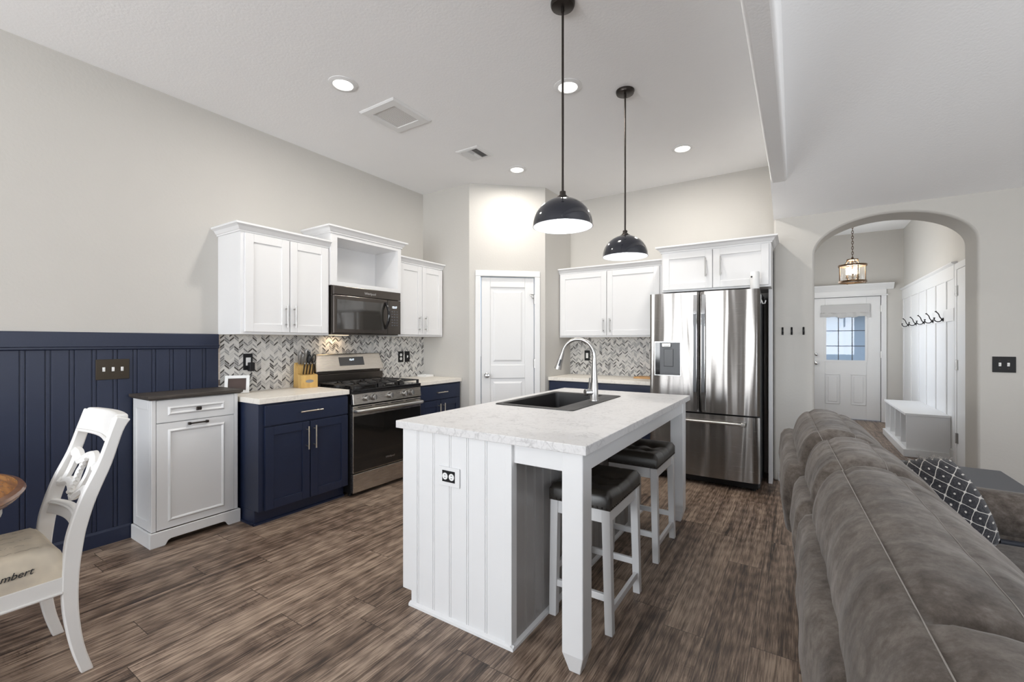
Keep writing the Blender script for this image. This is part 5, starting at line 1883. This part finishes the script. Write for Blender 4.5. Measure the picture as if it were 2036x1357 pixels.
# return grille and supply register
rgx0, rgx1, rgy0, rgy1 = -2.882, -2.497, 2.254, 2.657
t = thing('return_grille', 'large square white return grille with gray mesh in the ceiling', 'vent', ((rgx0 + rgx1) / 2, (rgy0 + rgy1) / 2, CH), 'ceiling vents')
bm = B()
w = 0.072
def frame_ring(bm, x0, x1, y0, y1, w, z0, z1):
    rows = [((x0, y0), (x1, y0), (x1, y1), (x0, y1), z1), ((x0, y0), (x1, y0), (x1, y1), (x0, y1), z1 - 0.004),
            ((x0 + 0.012, y0 + 0.012), (x1 - 0.012, y0 + 0.012), (x1 - 0.012, y1 - 0.012), (x0 + 0.012, y1 - 0.012), z0),
            ((x0 + w, y0 + w), (x1 - w, y0 + w), (x1 - w, y1 - w), (x0 + w, y1 - w), z0), ((x0 + w, y0 + w), (x1 - w, y0 + w), (x1 - w, y1 - w), (x0 + w, y1 - w), z1)]
    vr = [[bm.verts.new((p[0], p[1], r[4])) for p in r[:4]] for r in rows]
    for a, b in zip(vr, vr[1:]):
        for k in range(4):
            bm.faces.new((a[k], a[(k + 1) % 4], b[(k + 1) % 4], b[k]))
frame_ring(bm, rgx0, rgx1, rgy0, rgy1, w, CH - 0.013, CH)
obj('frame', bm, M['trim'], t)
bm = B(); box(bm, rgx0 + w, rgx1 - w, rgy0 + w, rgy1 - w, CH - 0.006, CH - 0.003); obj('mesh_screen', bm, M['mesh'], t)
vx0, vx1, vy0, vy1 = -2.720, -2.466, 3.222, 3.480
t = thing('supply_register', 'small white louvred register in the ceiling near the pantry', 'vent', (-2.593, 3.351, CH), 'ceiling vents')
bm = B(); frame_ring(bm, vx0, vx1, vy0, vy1, 0.034, CH - 0.010, CH); obj('frame', bm, M['trim'], t)
bm = B(); box(bm, vx0 + 0.034, vx1 - 0.034, vy0 + 0.034, vy1 - 0.034, CH - 0.002, CH - 0.001); obj('duct', bm, M['darkgrey'], t)
def slat(x0, x1, y0, y1, tilt_axis, s):
    bm = B()
    if tilt_axis == 'x':
        hexa(bm, [(x0, y0, CH - 0.002), (x1, y0, CH - 0.002), (x1, y0 + 0.002, CH - 0.002), (x0, y0 + 0.002, CH - 0.002)], [(x0, y0 + s, CH - 0.012), (x1, y0 + s, CH - 0.012), (x1, y0 + s + 0.002, CH - 0.012), (x0, y0 + s + 0.002, CH - 0.012)])
    else:
        hexa(bm, [(x0, y0, CH - 0.002), (x0 + 0.002, y0, CH - 0.002), (x0 + 0.002, y1, CH - 0.002), (x0, y1, CH - 0.002)], [(x0 + s, y0, CH - 0.012), (x0 + s + 0.002, y0, CH - 0.012), (x0 + s + 0.002, y1, CH - 0.012), (x0 + s, y1, CH - 0.012)])
    obj('slat', bm, M['trim'], t)
ix0, ix1, iy0, iy1 = vx0 + 0.036, vx1 - 0.036, vy0 + 0.036, vy1 - 0.036
for k in range(5):
    slat(ix0 + 0.016 + k * 0.014, 0, iy0, iy1, 'y', -0.013)
for k in range(5):
    slat(ix1 - 0.017 - k * 0.014, 0, iy0, iy1, 'y', 0.013)
for k in range(10):
    slat(ix0 + 0.072, ix1 - 0.072, iy0 + 0.004 + k * 0.018, 0, 'x', 0.014 if k > 4 else -0.002)
bm = B()
for x in (ix0 + 0.070, ix1 - 0.072):
    box(bm, x, x + 0.003, iy0, iy1, CH - 0.012, CH - 0.002)
obj('divider', bm, M['trim'], t)


def pendant(x, y, label, zb, zt_, r):
    t = thing('pendant_light', label, 'light', (x, y, CH), 'dome pendants over the island')
    bm = B(); lathe(bm, [(0.0, CH), (0.064, CH), (0.064, CH - 0.012), (0.060, CH - 0.022), (0.052, CH - 0.026), (0.0, CH - 0.026)], (x, y, 0), 36); obj('canopy', bm, M['bronze'], t, smooth=40)
    bm = B(); cyl(bm, (x, y, CH - 0.02), (x, y, zt_ + 0.02), 0.0062, n=12); cyl(bm, (x, y, CH - 0.05), (x, y, CH - 0.02), 0.009, n=12); obj('rod', bm, M['bronze'], t, smooth=40)
    h = zt_ - zb
    bm = B(); lathe(bm, [(0.0, zt_ + 0.030), (0.016, zt_ + 0.030), (0.017, zt_ + 0.012), (0.022, zt_ + 0.008), (0.022, zt_ + 0.002), (0.034, zt_ - 0.002), (0.036, zt_ - 0.006), (0.0, zt_ - 0.008)], (x, y, 0), 28); obj('cap', bm, M['bronze'], t, smooth=40)
    outer = [(r * math.sin(a), zb + (h - 0.004) * math.cos(a)) for a in [PI / 2 * i / 18 for i in range(2, 19)]]
    bm = B(); lathe(bm, [(0.0, zt_ - 0.004)] + outer + [(r + 0.001, zb - 0.004), (r - 0.002, zb - 0.004)], (x, y, 0), 56); shd = obj('shade', bm, M['shadeout'], t, smooth=50)
    inner = [(rr_ * 0.982, z - 0.004) for rr_, z in outer]
    bm = B(); lathe(bm, [(0.0, zt_ - 0.012)] + inner + [(r - 0.002, zb - 0.0042)], (x, y, 0), 56); obj('shade_lining', bm, M['shadein'], shd, smooth=50)
    bm = B(); lathe(bm, [(0.0, zb + 0.020), (0.018, zb + 0.024), (0.030, zb + 0.038), (0.034, zb + 0.055), (0.030, zb + 0.072), (0.018, zb + 0.092), (0.014, zb + 0.115), (0.0, zb + 0.12)], (x, y, 0), 24); obj('bulb', bm, M['bulb'], t, smooth=60)
    l = bpy.data.lights.new('bulb_light', 'POINT'); l.energy = 1.3; l.shadow_soft_size = 0.03; l.color = (0.92, 0.96, 1.0)
    lo = link(bpy.data.objects.new('bulb_light', l)); lo.location = (0, 0, zb + 0.012 - CH); lo.parent = t


pendant(-1.050, 2.119, 'black dome pendant over the near half of the island', 1.952, 2.105, 0.158)
pendant(-1.042, 3.103, 'black dome pendant over the far half of the island, toward the refrigerator', 1.952, 2.105, 0.158)

# ------------------------------------------------------------------ hooks, hall things
for k, (x, lb) in enumerate(((-0.127, 'small black wall hook closest to the refrigerator'), (-0.053, 'small black wall hook in the middle of three between refrigerator and arch'), (0.041, 'small black wall hook closest to the arch'))):
    t = thing('wall_hook', lb, 'hook', (x, YA, 1.44), 'small hooks left of the arch')
    bm = B(); box(bm, x - 0.008, x + 0.008, YA - 0.005, YA, 1.405, 1.478); obj('backplate', bm, M['black'], t, bevel=0.002)
    bm = B(); tube(bm, [(x, YA - 0.004, 1.43), (x, YA - 0.02, 1.412), (x, YA - 0.034, 1.418), (x, YA - 0.036, 1.435)], 0.0045, 8); tube(bm, [(x, YA - 0.004, 1.455), (x, YA - 0.024, 1.465), (x, YA - 0.028, 1.478)], 0.004, 8); obj('prong', bm, M['black'], t, smooth=60)
hlb = ['coat hook on the hall rail, farthest toward the front door', 'second coat hook from the front door on the hall rail', 'third coat hook, the middle one on the hall rail', 'fourth coat hook from the front door on the hall rail', 'coat hook on the hall rail, nearest the arch']
hx = HX1 - 0.026
for k, y in enumerate((9.01, 8.495, 8.006, 7.551, 7.086)):
    t = thing('coat_hook', hlb[k], 'hook', (hx, y, 1.62), 'coat hooks in the hall')
    bm = B(); cyl(bm, (hx, y, 1.60), (hx - 0.006, y, 1.60), 0.022, n=16); cyl(bm, (hx - 0.006, y, 1.60), (hx - 0.02, y, 1.60), 0.014, 0.010, n=12); obj('backplate', bm, M['black'], t, smooth=40)
    bm = B()
    tube(bm, catmull([(hx - 0.012, y, 1.605), (hx - 0.03, y, 1.63), (hx - 0.042, y, 1.668), (hx - 0.064, y, 1.695)], 4, False), 0.0055, 8)
    tube(bm, catmull([(hx - 0.012, y, 1.598), (hx - 0.03, y, 1.58), (hx - 0.06, y, 1.58), (hx - 0.078, y, 1.60), (hx - 0.078, y, 1.618)], 4, False), 0.0055, 8)
    tube(bm, [(hx - 0.064, y, 1.692), (hx - 0.068, y, 1.702)], 0.009, 10); tube(bm, [(hx - 0.078, y, 1.616), (hx - 0.078, y, 1.627)], 0.009, 10)
    obj('prong', bm, M['black'], t, smooth=50)
bn = thing('storage_bench', 'white cubby bench along the paneled hall wall', 'bench', (1.24, 7.6, 0))
bx0, bx1, by0, by1, bzt = 1.062, HX1 - 0.010, 6.865, 8.35, 0.505
bm = B(); box(bm, bx0 - 0.012, bx1, by0 - 0.012, by1, bzt - 0.028, bzt); obj('top', bm, M['trim'], bn, bevel=0.003)
bm = B()
box(bm, bx0, bx1, by0, by0 + 0.02, 0.06, bzt - 0.028); box(bm, bx0, bx1, by1 - 0.02, by1, 0.085, bzt - 0.028); box(bm, bx1 - 0.016, bx1 - 0.001, by0 + 0.02, by1 - 0.02, 0.086, bzt - 0.028); box(bm, bx0 + 0.001, bx1 - 0.012, by0 + 0.02, by1 - 0.02, 0.086, 0.105)
obj('body', bm, M['trim'], bn)
for i in (1, 2, 3):
    y = by0 + (by1 - by0) * i / 4
    bm = B(); box(bm, bx0 + 0.004, bx1 - 0.012, y - 0.01, y + 0.01, 0.105, bzt - 0.028); obj('divider', bm, M['trim'], bn)
bm = B(); box(bm, bx0 - 0.03, bx1 - 0.002, by0 - 0.03, by1, 0, 0.085); obj('plinth', bm, M['trim'], bn, bevel=0.004)

ln = thing('lantern_pendant', 'bronze and glass lantern with candle bulbs hanging in the hall', 'light', (0.575, 7.0, HZ))
lx, ly = 0.572, 7.0
lr, lz0, lz1 = 0.140, 2.085, 2.300
bm = B(); lathe(bm, [(0.0, HZ), (0.06, HZ), (0.055, HZ - 0.02), (0.01, HZ - 0.03), (0.0, HZ - 0.03)], (lx, ly, 0), 24); obj('canopy', bm, M['lantern'], ln, smooth=40)
bm = B()
z = HZ - 0.03
k = 0
while z > 2.41:
    a = (0 if k % 2 else PI / 2)
    L_ = 0.042
    tube(bm, [(lx + 0.010 * math.cos(q) * math.cos(a), ly + 0.010 * math.cos(q) * math.sin(a), z - L_ / 2 + L_ / 2 * math.sin(q)) for q in [2 * PI * i / 12 for i in range(12)]], 0.0032, 6, closed=True)
    z -= 0.033
    k += 1
cc = obj('chain', bm, M['lantern'], ln, smooth=60)
cc['kind'] = 'stuff'
bm = B(); lathe(bm, [(0.0, 2.40), (0.008, 2.40), (0.008, 2.385), (0.06, 2.378), (0.062, 2.366), (0.05, 2.360), (0.0, 2.360)], (lx, ly, 0), 28); obj('top_cap', bm, M['lantern'], ln, smooth=40)
def hoop(z, r, h, w_):
    bm = B(); lathe(bm, [(r, z), (r, z + h), (r - w_, z + h), (r - w_, z), (r, z)], (lx, ly, 0), 44); return bm
obj('upper_hoop', hoop(lz1 - 0.012, lr + 0.008, 0.020, 0.016), M['lantern'], ln, smooth=40)
obj('lower_hoop', hoop(lz0, lr + 0.006, 0.022, 0.014), M['lantern'], ln, smooth=40)
for k in range(4):
    a = PI / 4 * 0.4 + k * PI / 2
    d = Vector((math.cos(a), math.sin(a), 0)); o_ = Vector((lx, ly, 0))
    bm = B()
    tube(bm, [o_ + d * lr + Vector((0, 0, lz0 - 0.008)), o_ + d * lr + Vector((0, 0, lz1 + 0.012))], 0.006, 8)
    tube(bm, catmull([o_ + d * lr + Vector((0, 0, lz1)), o_ + d * 0.08 + Vector((0, 0, lz1 + 0.020)), o_ + d * 0.055 + Vector((0, 0, 2.365))], 4, False), 0.005, 8)
    obj('upright', bm, M['lantern'], ln, smooth=50)
bm = B(); lathe(bm, [(lr - 0.012, lz0 + 0.01), (lr - 0.012, lz1)], (lx, ly, 0), 44); obj('glass_shade', bm, M['lglass'], ln, smooth=60)
bm = B(); cyl(bm, (lx, ly, 2.36), (lx, ly, 2.13), 0.007, n=10)
for k in range(3):
    a = 0.5 + k * 2 * PI / 3
    d = Vector((math.cos(a), math.sin(a), 0)); o_ = Vector((lx, ly, 0))
    tube(bm, catmull([o_ + Vector((0, 0, 2.135)), o_ + d * 0.035 + Vector((0, 0, 2.12)), o_ + d * 0.062 + Vector((0, 0, 2.145))], 4, False), 0.005, 8)
    lathe(bm, [(0.0, 2.145), (0.018, 2.148), (0.020, 2.156), (0.009, 2.16), (0.009, 2.19), (0.0, 2.19)], o_ + d * 0.062, 12)
obj('candle_arm', bm, M['lantern'], ln, smooth=40)
for k in range(3):
    a = 0.5 + k * 2 * PI / 3
    d = Vector((math.cos(a), math.sin(a), 0)); o_ = Vector((lx, ly, 0))
    bm = B(); lathe(bm, [(0.007, 2.19), (0.013, 2.205), (0.012, 2.22), (0.006, 2.24), (0.0, 2.255)], o_ + d * 0.062, 14); obj('candle_bulb', bm, M['candle'], ln, smooth=60)
l = bpy.data.lights.new('lantern_light', 'POINT'); l.energy = 14; l.color = (1.0, 0.86, 0.68); l.shadow_soft_size = 0.08
lo = link(bpy.data.objects.new('lantern_light', l)); lo.location = (0, 0, 2.28 - HZ); lo.parent = ln

rs = thing('roman_shade', 'gathered gray fabric shade over the front door glass', 'window shade', (0.68, HY, 1.9))
yy = HY - 0.004
bm = B(); box(bm, 0.335, 1.015, yy - 0.012, yy + 0.004, 1.845, 1.985); obj('panel', bm, M['shadecloth'], rs, bevel=0.004)
bm = B()
rings = []
for i in range(30):
    u = i / 29
    x = 0.325 + 0.685 * u
    sag = 0.012 * math.sin(u * 9) + 0.010 * math.sin(u * 23 + 1)
    zt2 = 1.850 + 0.004 * math.sin(u * 12)
    zb2 = 1.770 + sag - 0.02 * (u > 0.97)
    yo = 0.020 + 0.010 * math.sin(u * 31)
    rings.append([(x, yy, zt2), (x, yy - yo * 0.7, zt2), (x, yy - yo - 0.012, (zt2 + zb2) / 2), (x, yy - yo, zb2), (x, yy - 0.004, zb2 + 0.01)])
loft(bm, rings)
obj('gathered_hem', bm, M['shadecloth'], rs, smooth=60)

# ------------------------------------------------------------------ sofa
SROT = math.radians(2.3)
sf = thing('sofa', 'long taupe suede reclining sofa seen from behind', 'sofa', (0.052, 0, 0), rotz=SROT, local=True)
PROF = [(.12, .55), (.07, .62), (.045, .75), (.042, .85), (.05, .91), (.072, .962), (.110, .994), (.165, 1.006), (.225, .996), (.28, .968), (.33, .92), (.37, .85), (.40, .76), (.42, .65), (.43, .55), (.36, .48), (.2, .48)]
pc = catmull([Vector((a, 0, b)) for a, b in PROF], 5)
ctr = Vector((0.22, 0, 0.75))


RE, SC0 = 0.065, 0.78


def sofa_back(y0, y1, dx=0.0, dz=0.0, seed=0, nseg=60, crease=None):
    def fold(y, x):
        # a deep fold across the front of the cushion, dying out at the rear seam
        if crease is None or x < 0.100:
            return 0.0
        m = min(1.0, (x - 0.100) / 0.05)
        d = y - crease
        return m * (-0.040 * math.exp(-(d / 0.013) ** 2) - 0.012 * math.exp(-(d / 0.06) ** 2))

    rnd = random.Random(seed)
    ph = [rnd.uniform(0, 6.28) for _ in range(6)]
    bm = B()
    rings = []
    L = y1 - y0
    for i in range(nseg + 1):
        s = i / nseg
        # denser rings near the ends
        s = 0.5 - 0.5 * math.cos(PI * s)
        y = y0 + L * s
        e = min(s, 1 - s) * L
        R = RE
        k = 1.0 if e >= R else math.sqrt(max(1 - ((R - e) / R) ** 2, 0))
        sc = SC0 + (1 - SC0) * k
        ring = []
        n = len(pc)
        for j, p in enumerate(pc):
            q = ctr + (p - ctr) * sc
            u = (p - ctr).normalized()
            topness = max(0.0, u.z)
            wob = 0.0022 * math.sin(y * 9 + ph[0] + j * 0.07) + 0.0012 * math.sin(y * 27 + ph[1] - j * 0.10) + 0.0010 * math.sin(y * 55 + ph[2] + j * 0.16)
            endfold = 0.0028 * math.exp(-e / 0.08) * math.sin(e * 95 + j * 0.25 + ph[3])
            # two seams along the top
            seam = 0.0
            for xs in (0.112, 0.226):
                if p.z > 0.9:
                    seam -= 0.007 * math.exp(-((p.x - xs) / 0.010) ** 2)
            q = q + u * ((wob + endfold) * k + seam + (fold(y, p.x) if p.z > 0.5 else 0.0))
            ring.append((q.x + dx, y, q.z + dz))
        rings.append(ring)
    loft(bm, rings)
    o = obj('back_cushion', bm, M['suede'], sf, smooth=70)
    # double stitching beside each seam
    for xs in (0.106, 0.219):
        bm = B()
        pts = []
        for i in range(nseg + 1):
            s = 0.5 - 0.5 * math.cos(PI * (0.06 + 0.88 * i / nseg))
            y = y0 + L * s
            e = min(s, 1 - s) * L
            R = RE
            k = 1.0 if e >= R else math.sqrt(max(1 - ((R - e) / R) ** 2, 0))
            scl = SC0 + (1 - SC0) * k
            top_ = [(jj, p) for jj, p in enumerate(pc) if p.z > 0.9]
            (ja, pa), (jb, pb) = next(((a_, b_) for a_, b_ in zip(top_, top_[1:]) if a_[1].x <= xs <= b_[1].x))
            tt = (xs - pa.x) / (pb.x - pa.x)
            best = pa.lerp(pb, tt)
            j = ja + tt
            q = ctr + (best - ctr) * scl
            u = (best - ctr).normalized()
            wob = 0.0022 * math.sin(y * 9 + ph[0] + j * 0.07) + 0.0012 * math.sin(y * 27 + ph[1] - j * 0.10) + 0.0010 * math.sin(y * 55 + ph[2] + j * 0.16)
            endfold = 0.0028 * math.exp(-e / 0.08) * math.sin(e * 95 + j * 0.25 + ph[3])
            seam = sum(-0.007 * math.exp(-((best.x - x_) / 0.010) ** 2) for x_ in (0.112, 0.226))
            q = q + u * ((wob + endfold) * k + seam + 0.0012 + fold(y, best.x))
            pts.append((q.x + dx, y, q.z + dz))
        tube(bm, pts, 0.0010, 5)
        obj('stitching', bm, M['thread'], o, smooth=60)
    return o


SECS = [(-0.05, 1.545, 0.0, 0.0, 2), (1.580, 1.985, 0.004, -0.004, 3), (2.020, 2.70, -0.012, 0.0, 4)]
for y0, y1, dx, dz, sd in SECS:
    sofa_back(y0, y1, dx, dz, sd, 220 if sd == 2 else 60, 0.752 if sd == 2 else None)
# outer back shells, upholstered above a dark lining
for k, (y0, y1, x0, zt_) in enumerate(((-0.05, 0.750, 0.0, 0.85), (0.758, 1.560, 0.0, 0.85), (1.585, 1.985, 0.004, 0.85), (2.005, 2.93, -0.022, 0.862))):
    bm = B()
    rings = []
    ns = 40
    for i in range(ns + 1):
        s = 0.5 - 0.5 * math.cos(PI * i / ns)
        y = y0 + (y1 - y0) * s
        e = min(s, 1 - s) * (y1 - y0)
        r = 0 if e > 0.05 else 0.03 * (1 - e / 0.05) ** 2
        w_ = 0.004 * math.sin(y * 9 + k) + 0.003 * math.sin(y * 23)
        x = x0 + w_
        rings.append([(x + 0.050 + r, y, 0.07 if k < 2 else 0.58), (x + 0.012 + r, y, 0.60), (x - 0.004 + r, y, 0.72), (x + 0.006 + r, y, zt_ - 0.035 - r), (x + 0.022 + r, y, zt_ - 0.008 - r), (x + 0.045, y, zt_ - r), (x + 0.11, y, zt_ - 0.01 - r), (x + 0.14, y, 0.60)])
    loft(bm, rings)
    obj('back_panel', bm, M['suede'], sf, smooth=60)
bm = B(); box(bm, 0.055, 0.16, -0.04, 2.92, 0.06, 0.80); box(bm, 0.055, 0.90, -0.04, 2.92, 0.06, 0.30)
obj('frame', bm, M['liner'], sf, bevel=0.01, label='dark slate lining under the suede')
# seat cushions and console, far armrest
def puff(name, x0, x1, y0, y1, z0, z1, r, mat=None, n=7):
    bm = B()
    rings = []
    ks = [(z0, r * 0.6), (z0 + 0.02, 0.008), (z1 - r, 0.0)] + [(z1 - r + r * math.sin(PI / 2 * i / n), r * (1 - math.cos(PI / 2 * i / n))) for i in range(1, n + 1)]
    for z, ins in ks:
        rings.append(rr(x0 + ins, x1 - ins, y0 + ins, y1 - ins, z, max(r * 0.9 - ins * 0.6, 0.01), 6))
    loft(bm, rings)
    return obj(name, bm, mat or M['suede'], sf, smooth=60)


for y0, y1 in ((-0.04, 0.748), (0.760, 1.555), (2.01, 2.715)):
    puff('seat_cushion', 0.34, 1.0, y0, y1, 0.29, 0.485, 0.07)
puff('console', 0.34, 1.0, 1.575, 1.995, 0.29, 0.56, 0.05)
bm = B()
rings = []
for i in range(25):
    s = i / 24
    x = 0.10 + 0.92 * s
    e = max(0.0, (x - 0.90) / 0.12)
    sc_ = 1 - 0.30 * e * e
    ring = []
    for a in range(20):
        t_ = 2 * PI * a / 20
        ring.append((x, 2.835 + 0.125 * sc_ * math.cos(t_), 0.555 + 0.105 * sc_ * math.sin(t_) + 0.01 * math.sin(PI * s)))
    rings.append(ring)
loft(bm, rings)
obj('armrest', bm, M['suede'], sf, smooth=70)
bm = B(); box(bm, 0.10, 0.98, 2.735, 2.935, 0.06, 0.52); obj('arm_panel', bm, M['suede'], sf, bevel=0.02, seg=3)
bm = B(); box(bm, 0.30, 0.98, 2.71, 2.75, 0.455, 0.482); obj('arm_gap_shade', bm, M['liner'], sf, bevel=0.008)  # dark strip standing in for the shaded gap between arm and seat

# lattice throw pillow leaning in the far corner of the sofa
pl = thing('throw_pillow', 'black lattice-pattern throw pillow leaning on the far sofa arm', 'pillow', (0.50, 2.55, 0.485))
bm = B()
uvl = bm.loops.layers.uv.new('UVMap')
NP_ = 26
PS = 0.185
ctrp = Vector((0.492, 2.585, 0.630))
pv = Vector((-0.39, 0.23, 0.89)).normalized()
pu = Vector((0.92, -0.20, 0.30)); pu = (pu - pv * pu.dot(pv)).normalized()
pn_ = pu.cross(pv).normalized()
if pn_.y > 0:
    pn_ = -pn_
def pil(i, j, side):
    u, v = 2 * i / NP_ - 1, 2 * j / NP_ - 1
    pinch = 1 - 0.07 * (1 - abs(u) ** 2) * abs(v) ** 3 
    pinch2 = 1 - 0.07 * (1 - abs(v) ** 2) * abs(u) ** 3
    h = 0.12 * (max(1 - u * u, 0) * max(1 - v * v, 0)) ** 0.42
    wr = 0.004 * math.sin(9 * u + 4 * v) * (1 - u * u) * (1 - v * v)
    uu, vv = u * math.sqrt(1 - 0.30 * v * v), v * math.sqrt(1 - 0.30 * u * u)
    return ctrp + pu * (uu * PS * 0.86) + pv * (vv * PS * 1.06) + pn_ * (side * (h + wr))
for side in (1, -1):
    g = [[bm.verts.new(pil(i, j, side)) for j in range(NP_ + 1)] for i in range(NP_ + 1)]
    for i in range(NP_):
        for j in range(NP_):
            f = bm.faces.new((g[i][j], g[i + 1][j], g[i + 1][j + 1], g[i][j + 1]))
            for lp, (a, b) in zip(f.loops, ((i, j), (i + 1, j), (i + 1, j + 1), (i, j + 1))):
                lp[uvl].uv = ((a + b) / NP_ * 0.71 + (0 if side > 0 else 2), (a - b) / NP_ * 0.71 + 1)
bmesh.ops.remove_doubles(bm, verts=bm.verts[:], dist=1e-4)
obj('cover', bm, M['pillow'], pl, smooth=60)
bm = B()
rp = random.Random(5)
for k in range(40):
    e_ = rp.uniform(-1, 1)
    q = pil((e_ * 0.97 + 1) / 2 * NP_, NP_ - 0.2, 1)
    d = Vector((rp.uniform(-1, 1), rp.uniform(-1, 1), rp.uniform(0.0, 1.0))).normalized() * rp.uniform(0.012, 0.03)
    tube(bm, [q, q + d * 0.6 + Vector((0, 0, 0.003)), q + d], 0.0012, 4)
fr_ = obj('fringe', bm, M['thread'], pl)
fr_['kind'] = 'stuff'

# low dark table beyond the sofa arm
lt = thing('low_table', 'dark slate low table between the sofa arm and the arch wall', 'table', (0.6, 3.5, 0))
bm = B(); box(bm, 0.16, 1.037, 3.08, 3.887, 0.525, 0.550); obj('top', bm, M['slate'], lt, bevel=0.003)
for x in (0.20, 0.95):
    for y in (3.12, 3.80):
        bm = B(); box(bm, x, x + 0.045, y, y + 0.045, 0, 0.525); obj('leg', bm, M['slate'], lt, bevel=0.002)
bm = B(); box(bm, 0.21, 0.99, 3.13, 3.84, 0.455, 0.525); obj('apron', bm, M['slate'], lt)
